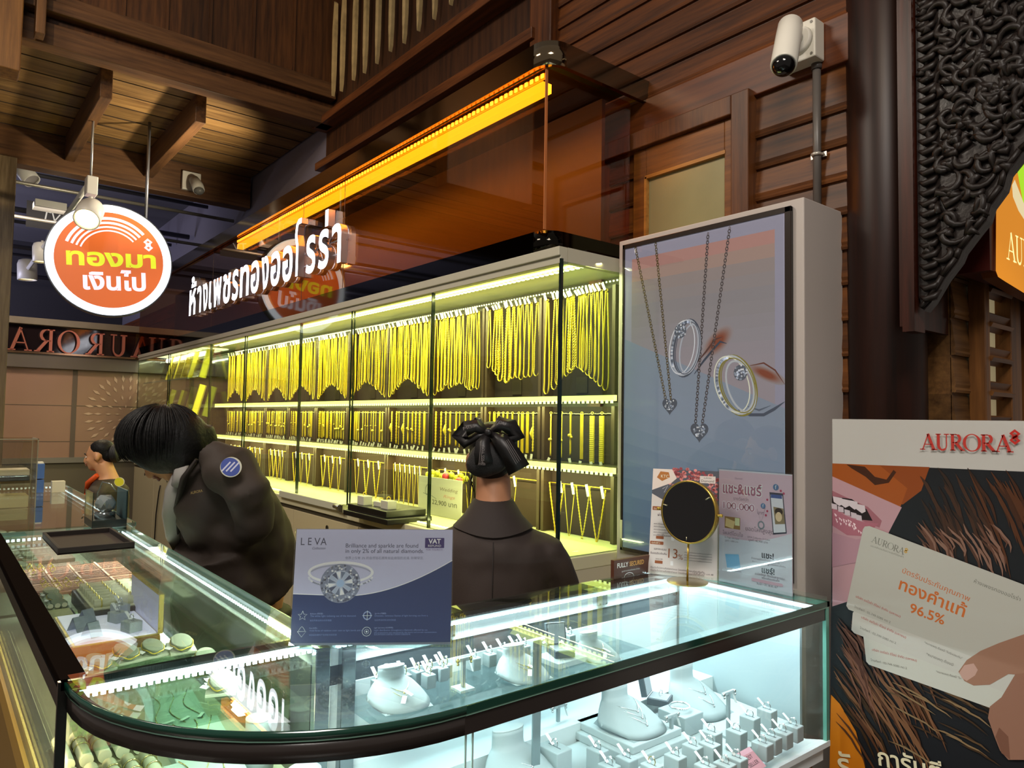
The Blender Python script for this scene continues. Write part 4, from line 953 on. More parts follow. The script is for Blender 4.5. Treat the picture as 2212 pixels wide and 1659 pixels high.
for k in range(10):
    a,b=XB[k+1]+.05,XB[k]-.05; n=NV[k]
    for i in range(n):
        t=(i+.5)/n; c=(i+k)%3 if k!=3 else 1
        x=a+(b-a)*t
        lab='gold heart-pendant necklace on the %s bottom-shelf board from the advertising screen'%ORD[k]
        if k==0: lab=('pendant necklace with thick chain, nearest the clerk with the bow','thick gold pendant necklace hanging second on the bottom board by the screen','gold heart necklace hanging third on the bottom board by the screen','thin gold heart necklace hanging nearest the advertising screen')[i]
        place(vp[c],(x,2.20-.006*i,1.152),lab,'necklace',None if k==0 else 'pendant necklaces on the %s bottom board'%ORD[k],(1.1 if k!=3 else .6,1,1.0))
# framed gold plaques in the end case
FRM=glass('#d8d4b0',.06); GY=P('#e8d838',.4,em=.15,sample=False)
def plaque(w,h,c):
    t=thing('framed_plaque','x','plaque',(0,0,0),'framed plaques in the end case'); M=Matrix.Rotation(R(-14),4,'X')@Matrix.Rotation(R(0),4,'Z')
    MB().box(-w/2,w/2,0,.012,0,h,M).out('backing',P(c,.5,var=.2,vscale=12),t); MB().box(w/2-.03,w/2,-.05,.012,0,h,M).out('gold_edge',GY,t)
    MB().box(-w/2,w/2-.03,-.05,-.046,0,h,M).out('cover',FRM,t); MB().box(-w*.22,w*.22,-.012,0,h*.25,h*.75,M).out('ornament',P('#b8a04a',.4,metal=.5,bump=.5,bscale=60),t); return t
pp=[plaque(.24,.30,'#8a7a50'),plaque(.22,.26,'#5c3a30'),plaque(.25,.28,'#7f8268')]
PL=[(-7.15,2.0,1.77,0,'leaning on the upper glass shelf, nearest the gold chains'),(-7.46,1.98,1.77,2,'second on the upper glass shelf from the gold chains'),(-7.78,2.0,1.77,0,'third on the upper glass shelf from the gold chains'),(-8.06,2.0,1.77,2,'fourth on the upper glass shelf from the gold chains'),(-8.38,2.0,1.77,2,'farthest on the upper glass shelf'),
(-7.12,1.93,1.41,0,'nearest the gold chains on the lower glass shelf'),(-7.42,1.95,1.41,2,'with a broad gold edge on the lower glass shelf, second from the chains'),(-7.50,2.14,1.41,0,'behind another plaque on the lower glass shelf'),(-7.86,1.98,1.41,1,'with dark red edge on the lower glass shelf'),(-8.36,2.0,1.41,2,'farthest on the lower glass shelf')]
us=set()
for x,y,z,c,l in PL:
    o=pp[c] if c not in us else dup(pp[c]); us.add(c); o.location=(x,y,z); o['label']='framed plaque '+l
# price card, little boxes and black tray at the front of the bottom shelf
pc=thing('price_card','white price card reading 22,900 with a ring picture in the gold cabinet','card',at(1,2.06,950,1130))
a,b,c,d=[at(1,2.06,*q) for q in ((905,1012),(998,1030),(990,1122),(906,1118))]
MB().box(a.x,b.x,2.06,2.064,.932,1.125).out('panel',P('#d9d6c2',.45),pc)
A=Art((a.x,2.0595,.932),(1,0,0),(0,0,1)); gk=P('#3a3a34',.5); w_=b.x-a.x
A.text('22,900 บาท',w_*.34,.052,gk,w=w_*.56,h=.027); A.text('Wedding',w_*.52,.125,P('#8a7a70',.5),w=w_*.4,h=.022,shear=.2); A.text('Rings',w_*.60,.092,P('#d89a90',.5),w=w_*.26,h=.02,shear=.3)
for x,y,r in ((.22,.125,.03),(.27,.075,.022)): A.ell(w_*x,y,r*.7,r,P('#8f938f',.3),rot=-20,w=.006)
A.line([(w_*.12,.105),(w_*.3,.10),(w_*.44,.085)],.003,P('#7d807c',.3)); A.out('print',pc)
fl=thing('flower_bunch','little bunch of yellow and red flowers peeking above the price card','flowers',(a.x+.25,2.1,.93))
m=MB()
for i in range(16): m.sph((a.x+.03+.022*i,2.10+.012*(i%2),1.13+.014*sin(i*2.1)),.016,nu=8,nv=6)
m.out('yellow_blossom',P('#c8c828',.6),fl); MB().sph((a.x+.22,2.085,1.135),.02).sph((a.x+.34,2.085,1.12),.018).out('red_blossom',P('#c02c3c',.6),fl)
MB().cyl((a.x+.2,2.12,.93),(a.x+.2,2.12,1.1),.025,.04,12).out('vase',P('#7a7a50',.4),fl)
bt=thing('display_tray','black tray of small white boxes jutting from the cabinet behind the clerk with the bow','tray',(-3.25,1.78,.925))
MB().box(-3.48,-3.02,1.70,1.95,.925,.952).box(-3.46,-3.06,1.715,1.94,.952,.985).out('tray_body',P('#0f0e0e',.35),bt,bevel=.004)
WB=P('#c9c8b4',.5)
for i,(x,y,h,l) in enumerate(((-3.36,1.76,.045,'upright little white jewellery box on the black cabinet tray'),(-3.26,1.80,.024,'flat little white jewellery box in the middle of the black cabinet tray'),(-3.15,1.78,.04,'little white jewellery box on the black cabinet tray, nearest the clerk'))):
    o=thing('jewellery_box',l,'box',(x,y,.985),'little boxes on the black tray'); MB().box(x-.035,x+.035,y-.025,y+.025,.985,.985+h).out('box_body',WB,o,bevel=.002)
    MB().torus((x,y,.985+h+.008),.010,.0018,(1,0,.2),14,6).out('ring',GOLD,o)
# ---------------------------------------------------------------- jewellery in the foreground counter
SILV=P('#d8dcdc',.16,metal=.95); TAGW=P('#eef0ee',.5); GLD=P('#d8c88a',.22,metal=.9); SLAB=P('#b4c0c0',.65,bump=.05,bscale=900)
MB().prism([(*p,.655) for p in cpath(.055)]+[(-1.21,1.70,.655),(-1.21,.6,.655)],(0,0,.655),(0,0,.70)).out('display_deck',SLAB,fc)
HK={}
def bust(name,label,c,s,h=.085,tilt=0,w=1.0,rz=90,mat=PGREY,hk=.6):
    "low necklace bust: neck stub on a sloping shoulder form; s overall width"
    t=thing(name,label,'bust',c,None,R(rz)); HK[t.name]=hk; M=pw(t)@Matrix.Diagonal((1,1,hk,1)); m=MB()
    rs=[]
    pw_=lambda q,k: math.copysign(abs(q)**k,q); n=36
    for j in range(13):
        tt=j/12; s_=max(0,(tt-.30)/.70)**1.25; ring=[]
        for i in range(n):
            a=2*PI*i/n; c_,q_=cos(a),sin(a); hx=.50*pw_(c_,.75); hy=(.66 if q_<0 else .22)*pw_(q_,.75)-.04
            x=.235*c_*(1+.05*tt)*(1-s_)+hx*s_; y=(.16+.16*q_)*(1-s_)+hy*s_; zh=.02+.30*max(0,c_*c_-.35)*(q_>-.6)*.4+.34*max(0,q_)
            z=(.98-.36*min(1,tt/.34)-.05*q_)*(1-s_)+zh*s_+.10*sin(PI*s_)*(1-.4*abs(q_)); ring.append(M@(V((x,y,z))*s))
        rs.append(ring)
    m.rings(rs[::-1]).out('bust_form',mat,t)
    top=[M@(V((.236*cos(2*PI*i/24),.16+.161*sin(2*PI*i/24),.982-.05*sin(2*PI*i/24)))*s) for i in range(24)]
    m=MB(); m.rings([top,[p+V((0,0,.003)) for p in top]]); m.out('neck_cap',P('#c6d0d0',.5),t)
    # solid base under the form
    b=[M@(V(q)*s) for q in ((-.42,-.62,0),(.42,-.62,0),(.47,-.2,0),(.40,.22,0),(-.40,.22,0),(-.47,-.2,0))]; u=[M@(V((q[0]*.9,q[1]*.9,q[2]))*s) for q in ((-.42,-.60,.02),(.42,-.60,.02),(.46,-.2,.10),(.30,.16,.30),(-.30,.16,.30),(-.46,-.2,.10))]
    MB().rings([b,u],smooth=False).out('base',PGREY2,t)
    return t
def strand(t,s,drop,side,label,group,mat=SILV,r=.0007,pend=True,tagp=True):
    "a fine chain draped round the bust's neck"
    M=pw(t)@Matrix.Diagonal((1,1,HK[t.name],1)); pts=[]
    for i in range(25):
        u=-1+2*i/24; e=1-abs(u); k=e**1.4*drop; a=-PI/2+u*PI*.80*(1-.0*e); q_=sin(a); c_=cos(a)
        s_=.04+.80*k; hx=.50*c_; hy=(.66 if q_<0 else .22)*q_-.04; wx=.245*c_*(1-s_)+hx*s_*.55; wy=(.16+.165*q_)*(1-s_)+hy*s_
        z=(.62-.05*q_)*(1-s_)+.02*s_+.10*sin(PI*s_)*(1-.4*abs(q_))+.012
        pts.append(M@(V((wx+side*.06*e,wy-.012,z))*s))
    o=thing('fine_necklace',label,'necklace',pts[12],group)
    MB().tube(pts,r,5).out('chain',mat,o)
    p=pts[12]
    if pend: MB().sph(p-V((0,0,.003)),(.0026,.0026,.0036),nu=8,nv=6).out('pendant',mat,o)
    if tagp:
        d=M.to_3x3()@V((.35*(1 if side>=0 else -1),-.5,-.5)); d.normalize(); x_=d.cross(V((0,0,1))).normalized()*.0045; q=p+V((0,0,.004)); MB().prism([q-x_,q+x_,q+x_+d*.02,q-x_+d*.02],(0,0,0),(0,0,.0006)).out('price_tag',TAGW,o)
    return o
def bx(px,z): return at(2,z,*px)
# big forms at the front
b1=bust('necklace_bust','large pale necklace bust at the bottom edge of the foreground counter',(-1.165,.965,.70),.155)
b2=bust('necklace_bust','large pale necklace bust on a stepped block in the middle of the counter',(-1.165,1.285,.735),.15,hk=.52)
b4=bust('necklace_bust','pale necklace bust near the lit right end of the foreground counter',(-1.185,1.56,.70),.15,hk=.68)
o=MB().box(-1.24,-1.045,1.19,1.385,.70,.718).box(-1.235,-1.06,1.205,1.37,.718,.735).out('display_step',SLAB,bevel=.002); tag(o,'two-step grey block under the middle necklace bust','display stand')
for k,(b,d,sd,l) in enumerate(((b1,.5,.5,'widest silver chain on the bust at the bottom edge'),(b1,.8,-.3,'longest silver chain on the bust at the bottom edge'),(b2,.45,.4,'shortest silver chain on the stepped middle bust'),(b2,.65,0,'middle-length silver chain on the stepped middle bust'),(b2,.85,-.4,'longest silver chain on the stepped middle bust'),(b4,.5,.3,'short silver chain on the bust by the lit counter end'),(b4,.85,-.2,'long wavy silver chain with bar pendant on the bust by the lit end'))):
    strand(b,.152,d,sd,l,None,r=.0009,tagp=False)
def block(c,l,w=.034,d=.042,h=.034,rz=0,ring=True,gold=False,rl=None,tagrot=1,mat=PGREY,cat='display stand'):
    t=thing('ring_block',l,'ring stand',c,'grey ring blocks',rz); M=pw(t)
    MB().box(-d/2,d/2,-w/2,w/2,0,h,M).out('block_body',mat,t,bevel=.002); MB().box(-d*.30,d*.30,-.0012,.0012,h-.0002,h+.0003,M).out('slot',P('#5a6468',.7),t)
    if ring:
        p=M@V((0,0,h+.0065)); o=thing('ring',rl,'ring',p,'rings on grey blocks'); x=M.to_3x3()@V((0,1,0))
        MB().torus(p,.0085,.0011,x,22,6).out('band',GLD if gold else SILV,o); q=p+(M.to_3x3()@V((.003,0,.0088)))
        MB().sph(q,.0028,nu=7,nv=4).out('stone',P('#f4f8fa',.05,spec=1.0),o)
        a=M@V((-.004,0,h+.002)); d_=M.to_3x3()@V((-.75,-.05,.62)); s=M.to_3x3()@V((0,.0038,0)); MB().prism([a-s,a+s,a+s+d_*.027,a-s+d_*.027],(0,0,0),(0,0,.0006)).out('price_tag',TAGW,o)
    return t
FB=[((1657,1531),'farthest back by the lit end wall',.05),((1620,1547),'second from the lit end wall, in the back row',.05),((1713,1565),'at the right end of the front row',.034),((1690,1579),'second from the right end of the front row',.034),((1666,1590),'third from the right end of the front row',.034),((1647,1603),'beside the pink card',.034),((1591,1577),'alone behind the pink card',.045),((1537,1579),'just in front of the bangle block',.05),((1533,1605),'with a gem-covered band, left of the pink card',.05),((1497,1609),'with a crossed band, second left of the pink card',.045),((1459,1631),'at the foot of the short earring stand',.04),((1591,1635),'touching the pink card at its left',.034),((1566,1648),'lowest, left of the pink card',.034),((1408,1651),'holding the yellow gold ring',.034),((1198,1612),'largest, beside the bust at the bottom edge',.05),((1291,1617),'in front of the stepped middle bust',.045),((1354,1635),'second in front of the stepped middle bust',.034),((1316,1651),'at the bottom edge in front of the stepped bust',.034),((1524,1652),'at the bottom edge, between the pink card and yellow gold ring',.034)]
for i,(p,l,h) in enumerate(FB):
    c=bx(p,.70+h); c.z=.70; big=(i==14)
    block(c,'grey ring block '+l,.044 if big else .030,.06 if big else .038,h,R(2),True,i==13,'ring on the block '+l)
o=thing('sign_card','small pink best seller card lying by the front ring blocks','card',bx((1622,1642),.712)); c=bx((1622,1642),.715)
M=Matrix.Translation(c)@Matrix.Rotation(R(35),4,'Y')@Matrix.Rotation(R(2),4,'Z')
MB().box(-.024,.024,-.027,.027,-.0012,0,M).out('card',P('#cf9aa6',.5),o)
A=Art(M@V((0,0,.0004)),M.to_3x3()@V((0,1,0)),M.to_3x3()@V((-1,0,0))); A.text('BEST',0,.002,P('#5a4a52',.5),w=.026,h=.008,al='c'); A.text('SELLER',0,-.012,P('#5a4a52',.5),w=.036,h=.008,al='c'); A.out('print',o)
MB().box(-.002,.002,-.01,.01,-.014,-.001,M).out('prop',P('#cf9aa6',.5),o)
def tstand(c,h,l,w=.045,rz=0,gold=False):
    t=thing('earring_stand',l,'earring stand',c,'T-shaped earring stands',rz); M=pw(t)
    MB().box(-.018,.018,-.018,.018,0,.006,M).out('base',PGREY,t,bevel=.001); MB().box(-.0035,.0035,-.0035,.0035,.006,h,M).out('post',PGREY2,t); MB().box(-.003,.003,-w/2,w/2,h-.004,h+.003,M).out('crossbar',PGREY,t)
    o=thing('earrings','pair of sparkling earrings on the '+l,'earrings',M@V((0,0,h)),'earrings on T stands')
    for s in (-1,1): MB().sph(M@V((.003,s*w*.47,h)),(.004,.004,.005),nu=8,nv=5).sph(M@V((.004,s*w*.47,h-.007)),(.003,.003,.003),nu=8,nv=5).out('earring',GLD if gold else SILV,o)
    a=M@V((0,w*.45,h-.006)); MB().prism([a+V((-.003,0,0)),a+V((.003,0,0)),a+V((.006,.006,-.022)),a+V((0,.006,-.022))],(0,0,0),(0,.0006,0)).out('price_tag',TAGW,o)
for p,q,l in (((1205,1592),(1205,1525),'pale earring stand between the two large busts'),((1573,1590),(1573,1496),'tall earring stand by the lit end of the counter'),((1450,1608),(1450,1546),'short earring stand in front of the bangle block')):
    c=bx(p,.70); k=at(0,c.x,*q); tstand(c,max(.05,k.z-.70),l)
c=bx((1470,1533),.745); t=thing('bangle_block','wide grey block carrying the diamond bangle','display stand',(c.x,c.y,.70))
MB().box(c.x-.04,c.x+.04,c.y-.035,c.y+.035,.70,.745).out('block_body',PGREY,t,bevel=.002)
o=thing('bangle','diamond set bangle on the wide grey block','bracelet',(c.x,c.y,.745)); MB().torus((c.x-.005,c.y+.002,.7525),.024,.0022,(0,0,1),36,8,1,.9).out('band',SILV,o)
m=MB()
for i in range(14): a=R(-80+12*i); m.sph((c.x-.005+.0245*cos(a),c.y+.002+.022*sin(a),.7535),.0024,nu=6,nv=4)
m.out('stones',P('#f4f8fa',.05,spec=1.),o)
def ringbox(c,rz,l,s=1,text=None):
    t=thing('ring_box',l,'jewellery box',c,None,R(rz)); M=pw(t); G=P('#4a5258',.5); k=.026*s
    MB().box(-k,k,-k,k,0,.016*s,M).out('box_base',G,t,bevel=.001); MB().box(-k*.85,k*.85,-k*.85,k*.85,.0158*s,.0172*s,M).out('cushion',P('#9aa4a8',.7),t)
    L=M@Matrix.Translation((0,k,.017*s))@Matrix.Rotation(R(-12),4,'X'); MB().box(-k,k,0,.014*s,0,.052*s,L).out('lid',G,t,bevel=.001); MB().box(-k*.85,k*.85,-.001,0,.003,.049*s,L).out('lid_lining',P('#a4adb2',.7),t)
    if text: A=Art(L@V((0,.0145*s,.034*s)),L.to_3x3()@V((-1,0,0)),L.to_3x3()@V((0,0,1))); A.text('Forever',0,0,P('#aab2b4',.5),h=.006*s,al='c',shear=.2); A.text('Love',0,-.009*s,P('#aab2b4',.5),h=.005*s,al='c',shear=.2); A.out('lettering',t)
    o=thing('ring','solitaire ring standing in the '+l,'ring',M@V((0,0,.018*s)),'rings in dark boxes'); MB().torus(M@V((0,-.002,.024*s)),.0075*s,.001*s,M.to_3x3()@V((.3,1,0)),20,6).out('band',SILV,o); MB().sph(M@V((0,-.002,.033*s)),.003*s,nu=7,nv=4).out('stone',P('#f4f8fa',.05,spec=1.),o)
c=bx((1400,1512),.72); ringbox((-1.185,1.445,.735),115,'open dark grey ring box behind the bangle block',1.0)
# upper shelf along the back
ZU=.875
for p,sz,l in (((852,1508),.118,'pale necklace bust on the rear shelf, nearest the diamond poster'),((1118,1452),.112,'pale necklace bust on the rear shelf, second from the diamond poster'),((1286,1416),.10,'pale necklace bust on the rear shelf, nearest the round mirror')):
    c=bx(p,ZU); c.x=min(c.x,-1.235); b=bust('necklace_bust',l,(c.x,c.y,ZU),sz,rz=84,hk=.48); 
    strand(b,sz,.55,.2,'gold chain on the '+l.split('pale ')[1],None,GLD,.0007); strand(b,sz,.75,-.4,'longer chain on the '+l.split('pale ')[1],None,GLD,.0006)
c=bx((1228,1432),ZU); o=MB().box(c.x-.06,c.x+.02,c.y-.05,c.y+.045,ZU,ZU+.012).out('display_step',SLAB,bevel=.001); tag(o,'low grey slab under the dark ring box on the rear shelf','display stand')
ringbox((c.x-.025,c.y,ZU+.012),70,'open dark ring box on the rear shelf',.95,True)
for p,q,l in (((1000,1490),(1000,1424),'small earring stand on the rear shelf'),):
    c=bx(p,ZU); k=at(0,c.x,*q); tstand(c,max(.035,k.z-ZU),l,.035,0,True)
UB=[(790,1452),(819,1445),(843,1438),(868,1430),(901,1427),(926,1455),(954,1440),(938,1422),(991,1404),(1026,1397),(1065,1394),(1086,1386),(1101,1381),(1173,1368),(1196,1358)]
for i,p in enumerate(UB):
    h=.028; c=bx(p,ZU+h); c.x=max(c.x,-1.318); c.z=ZU
    l='%s grey ring block from the diamond poster on the rear shelf'%(ORD+['eleventh','twelfth','thirteenth','fourteenth','fifteenth'])[i]
    block(c,l,.022,.026,h,R(0),True,i<8,'ring on the '+l)
o=thing('wide_bracelet','wide plain bangle on the rear shelf above the ring blocks','bracelet',(-1.27,1.105,.895)); c=bx((1145,1372),.905); c.x=-1.30; MB().torus((c.x,c.y,.905),.017,.003,(0,0,1),26,6).out('band',SILV,o); MB().box(c.x-.012,c.x+.012,c.y-.012,c.y+.012,ZU,.903).out('cushion',PGREY,o)
# ---------------------------------------------------------------- side counter
GRN=P('#a3ac92',.65); GRN2=P('#79826a',.65); ROLL=P('#cfcbae',.7); PINK=P('#b07a5c',.7); PINKL=P('#cf9f80',.6); YG=P('#d8c24a',.28,metal=.7)
MB().box(-3.10,-1.42,.23,.60,.855,.86).out('glass_shelf',glass('#dfeee4',.03),sc)
# pink ring trays at the far end
for k in range(3):
    x0=-3.08+.15*k; t=thing('ring_tray','pink slotted ring tray, %s from the far end of the black framed counter'%ORD[k],'tray',(x0+.07,.43,.86),'pink ring trays')
    MB().box(x0,x0+.142,.26,.585,.86,.874).out('tray_body',PINK,t,bevel=.002)
    for j in range(4): MB().box(x0+.004,x0+.138,.262+.081*j,.268+.081*j,.874,.879).out('divider',PINKL,t)
    m=MB()
    for j in range(4):
        for i in range(7): m.box(x0+.008+.019*i,x0+.011+.019*i,.27+.081*j,.338+.081*j,.8735,.8755)
    m.out('slots',P('#6a3a28',.7),t)
    if k!=1:
        for i in range(10):
            rr=MB().torus((x0+.012+.0135*i,.275+.03*(i%4)+(.02*k),.886),.008,.0012,(1,.1,0),14,5).sph((x0+.012+.0135*i,.275+.03*(i%4)+(.02*k),.896),.003,nu=6,nv=4).out('ring',YG)
            tag(rr,'gold ring in the pink slotted tray, %s from the far end'%ORD[k],'ring','gold rings in the %s pink tray'%ORD[k])
def cushion(c,rz,l,s=1.0,gold=True,grp='bracelet cushions',bl=None,flat=True):
    t=thing('bracelet_cushion',l,'cushion',c,grp,R(rz)); M=pw(t); s_=.05*s
    MB().prism([M@V(q) for q in ((-s_*.9,-s_*.75,0),(s_*.9,-s_*.75,0),(s_*.9,-s_*.75,.008*s),(-s_*.9,-s_*.75,.02*s))],(0,0,0),M.to_3x3()@V((0,s_*1.5,0))).out('stand',GRN,t,bevel=.001)
    N=M@Matrix.Translation((0,0,.026*s))@Matrix.Rotation(R(10),4,'Y'); MB().prism([N@V((.96*s_*cos(2*PI*i/28),.6*s_*sin(2*PI*i/28),-.008*s)) for i in range(28)],(0,0,0),N.to_3x3()@V((0,0,.017*s))).out('pillow',GRN2,t,bevel=.002*s)
    o=thing('bracelet',bl or ('bracelet on the '+l),'bracelet',M@V((0,0,.02*s)),'bracelets on cushions'); q=[N@V((1.0*s_*cos(a),.64*s_*sin(a),.001+.002*sin(5*a))) for a in [2*PI*i/30 for i in range(30)]]
    MB().tube(q,[.0022*s if i%2 else .0014*s for i in range(30)],6,loop=True).out('chain',YG if gold else P('#4c5c48',.4),o)
    a=M@V((.02*s,-.04*s,.02*s)); MB().box(-.012*s,.012*s,-.006*s,.006*s,0,.001,Matrix.Translation(a)@Matrix.Rotation(R(25),4,'Z')@Matrix.Rotation(R(20),4,'X')).out('price_tag',TAGW,o)
for j in range(3):
    o=MB().box(-2.66+.0,-2.40+.0,.27+.105*j,.37+.105*j,.86,.866).out('display_slab',GRN,bevel=.002); tag(o,'pale green slab under a row of cushions, %s from the customer side'%ORD[j],'display stand')
    for i in range(3):
        cushion((-2.45-.085*i,.32+.105*j,.866),8,'green cushion in row %s, %s from the customer side'%(('one','two','three')[2-i],ORD[j]),.62,(i+j)%3==1)
t=thing('roll_tray','raised dark tray of gold studded white rolls behind the white lit box','tray',(-2.35,.45,.86))
MB().box(-2.52,-2.21,.36,.545,.86,.902).out('tray_body',P('#2a221d',.5),t,bevel=.003); MB().box(-2.51,-2.22,.37,.535,.902,.905).out('lining',ROLL,t)
for i in range(7): MB().cyl((-2.25-.038*i,.375,.912),(-2.25-.038*i,.53,.912),.013,n=10).out('roll',ROLL,t)
for i in range(28):
    o=MB().torus((-2.25-.038*(i%7),.392+.04*(i//7),.912),.0145,.0018,(0,1,0),14,5).out('ring',YG); tag(o,'gold ring on a white roll of the raised dark tray','ring','gold rings on the raised roll tray')
t=thing('jewellery_tray','low dark tray with two pale padded panels by the counter front frame','tray',(-2.42,.29,.86))
MB().box(-2.40,-2.20,.235,.345,.86,.876).out('tray_body',P('#231c18',.5),t,bevel=.002); MB().box(-2.395,-2.302,.242,.338,.876,.879).out('pad',P('#b8b88a',.7),t); MB().box(-2.297,-2.205,.242,.338,.876,.879).out('pad',P('#b8b88a',.7),t)
for i in range(6): MB().cyl((-2.41,.243+.017*i,.88),(-2.40,.243+.017*i,.888),.007,n=8).out('roll_end',ROLL,t)
# white lit box with standing panel
t=thing('lit_display_box','glowing white platform with gold trim and an upright flower panel inside the counter','display',(-2.1,.39,.86))
MB().box(-2.27,-1.955,.285,.475,.86,.885).out('frame',P('#8a6a30',.25,metal=.6),t,bevel=.002); MB().box(-2.268,-1.957,.287,.473,.885,.888).out('gold_trim',P('#d8c060',.25,metal=.8),t)
MB().box(-2.262,-1.963,.293,.467,.888,.890).out('lit_panel',P('#e0def0',.5,em=.45,ecol='#d8d4f4'),t)
MB().box(-2.27,-1.955,.470,.478,.888,.982).out('upright_panel',P('#c6c4de',.4,em=.22,ecol='#c4c4ea',sample=False),t); MB().box(-2.272,-1.953,.469,.479,.980,.984).box(-1.957,-1.952,.468,.479,.888,.984).out('panel_trim',P('#d8c060',.25,metal=.8),t)
m=MB()
for k in range(3):
    for i in range(9):
        a=2*PI*i/9+k*.3; c=V((-2.14+.05*k,.4695,.93-.008*k)); r=.035-.006*k; m.poly([c+V((cos(a)*r*s*1+sin(a)*w,0,sin(a)*r*s-cos(a)*w)) for s,w in ((.15,0),(.6,.005),(1,0),(.6,-.005))])
m.out('flower_print',P('#e8e6f4',.4),t)
for i,(x,y,l) in enumerate(((-2.02,.335,'nearest front'),(-2.09,.315,'leftmost'),(-2.16,.345,'at the back left'))):
    o=thing('earring_easel','folded grey card easel on the white lit box, '+l,'earring stand',(x,y,.89),'grey easels'); M=pw(o)@Matrix.Rotation(R(25),4,'Z'); MB().prism([M@V(q) for q in ((-.02,-.014,0),(-.017,-.014,0),(.003,-.014,.034),(0,-.014,.034))],(0,0,0),M.to_3x3()@V((0,.028,0))).prism([M@V(q) for q in ((.02,-.014,0),(.023,-.014,0),(.003,-.014,.034),(0,-.014,.034))],(0,0,0),M.to_3x3()@V((0,.028,0))).out('card',P('#8f98a0',.5),o)
for i,(x,y,l) in enumerate(((-2.01,.42,'nearest the upright panel'),(-2.12,.41,'in the middle of the white lit box'),(-2.2,.43,'at the back of the white lit box'))):
    block(V((x,y,.89)),'grey ring block '+l,.034,.04,.026,R(20),True,False,'gem ring on the grey block '+l,mat=P('#9aa2a0',.6))
for i,(p,l) in enumerate((((212,1428),'first from the black frame'),((272,1408),'second from the black frame'),((330,1396),'third from the black frame'),((392,1388),'fourth from the black frame'),((490,1372),'fifth from the black frame'),((560,1352),'farthest from the black frame'))):
    c=bx(p,.88); c.z=.86; c=V((-1.74,.52,.86)) if i==4 else V((-1.56,.50,.86)) if i==5 else c; cushion(c,20-8*i,'front row green cushion '+l,.72+.06*(i%2),True,'front row cushions')
# lower deck of the side counter
for k,(x,l) in enumerate(((-1.78,'nearer the round sign reflection'),(-1.60,'nearest the curved glass'))):
    t=thing('roll_tray','tray of white ring rolls on the lower deck, '+('farther from the curved glass' if k==0 else 'nearest the curved glass'),'tray',(x,.30,.70))
    MB().box(x-.075,x+.075,.235,.40,.70,.708).out('tray_body',P('#8a8468',.6),t,bevel=.002)
    for i in range(5): MB().cyl((x-.07,.252+.033*i,.722),(x+.07,.252+.033*i,.722),.013,n=12).out('roll',ROLL,t)
    for i in range(8):
        o=MB().torus((x-.03+.035*(i%2),.285+.033*(i//2),.722),.0145,.0016,(1,0,0),16,5).out('ring',GLD); tag(o,'gem ring round a white roll of the lower tray '+('farther from' if k==0 else 'nearest')+' the curved glass','ring','rings on the lower roll tray %d'%(k+1))
for i,(x,y,w,d,l) in enumerate(((-1.47,.30,.14,.12,'next to the curved glass'),(-1.48,.46,.14,.14,'behind the curved glass, toward the staff side'),(-1.66,.49,.16,.12,'beside the white roll trays'),(-1.86,.49,.16,.12,'under the front row of cushions'))):
    t=thing('necklace_pad','sloping pale green necklace pad '+l,'display stand',(x,y,.70)); MB().prism([(x-w/2,y-d/2,.70),(x+w/2,y-d/2,.70),(x+w/2,y-d/2,.712),(x-w/2,y-d/2,.742)],(0,0,0),(0,d,0)).out('pad',P('#a9b8ae',.65),t,bevel=.002)
    for j in range(3):
        yy=y-d*.3+d*.3*j; o=thing('fine_necklace','fine chain lying on the necklace pad '+l,'necklace',(x,yy,.73),'chains on the lower pads %d'%i)
        MB().tube([(x-w/2+w*s,yy+.012*sin(s*7+j),.7425-.03*s+.001) for s in [q/10 for q in range(11)]],.0011,5).out('chain',GLD,o); MB().box(-.004,.004,-.014,.014,0,.001,Matrix.Translation((x+w*.3,yy+.01,.722))@Matrix.Rotation(R(15+20*j),4,'Z')).out('price_tag',TAGW,o)
for p,r,l in (((-1.25,.55),.03,'pale drum-shaped neck display with flat top under the diamond poster'),((-1.52,.565),.026,'pale drum-shaped neck display at the joint of the two counters')):
    t=thing('neck_display',l,'display stand',(*p,.70)); MB().lathe([(r*1.25,.70),(r*1.15,.73),(r*.98,.785),(r*.97,.80)],(*p,0),24).out('drum',PGREY,t); MB().lathe([(.001,.8005),(r*.985,.8005),(r*.985,.804),(.001,.8045)],(*p,0),24).out('cap',P('#c6d0d0',.5),t)
for i,(x,y,l) in enumerate(((-1.06,.55,'nearest the curved front'),(-1.15,.42,'second from the curved front'),(-1.27,.33,'at the left of the curved corner'))):
    o=MB().box(x-.05,x+.05,y-.05,y+.05,.70,.725+.012*i).out('display_step',SLAB,bevel=.002); tag(o,'square grey display block in the curved corner, '+l,'display stand')
    z=.725+.012*i; o=thing('fine_necklace','fine chain with tag on the square block '+l,'necklace',(x,y,z),'chains on the curved corner blocks'); MB().torus((x,y,z+.001),.028,.0009,(0,0,1),26,5).out('chain',GLD,o); MB().box(-.005,.005,-.012,.012,0,.0012,Matrix.Translation((x+.03,y-.02,z))@Matrix.Rotation(R(40*i),4,'Z')).out('price_tag',TAGW,o)
# far counter: ranks of pale slabs with bracelets
for i in range(3):
    x=-4.9+.55*i; o=MB().box(x-.22,x+.22,.26,.60,.70,.72).out('display_slab',P('#b08a78',.6),bevel=.003); tag(o,'rosy display slab in the farther counter, %s from its far end'%ORD[i],'display stand')
    for j in range(4):
        cushion((x-.14+.1*j,.36+.05*(j%2),.72),12,'%s pale cushion on the rosy slab %s from the end'%(ORD[j],ORD[i]),.8,False,'far counter cushions')
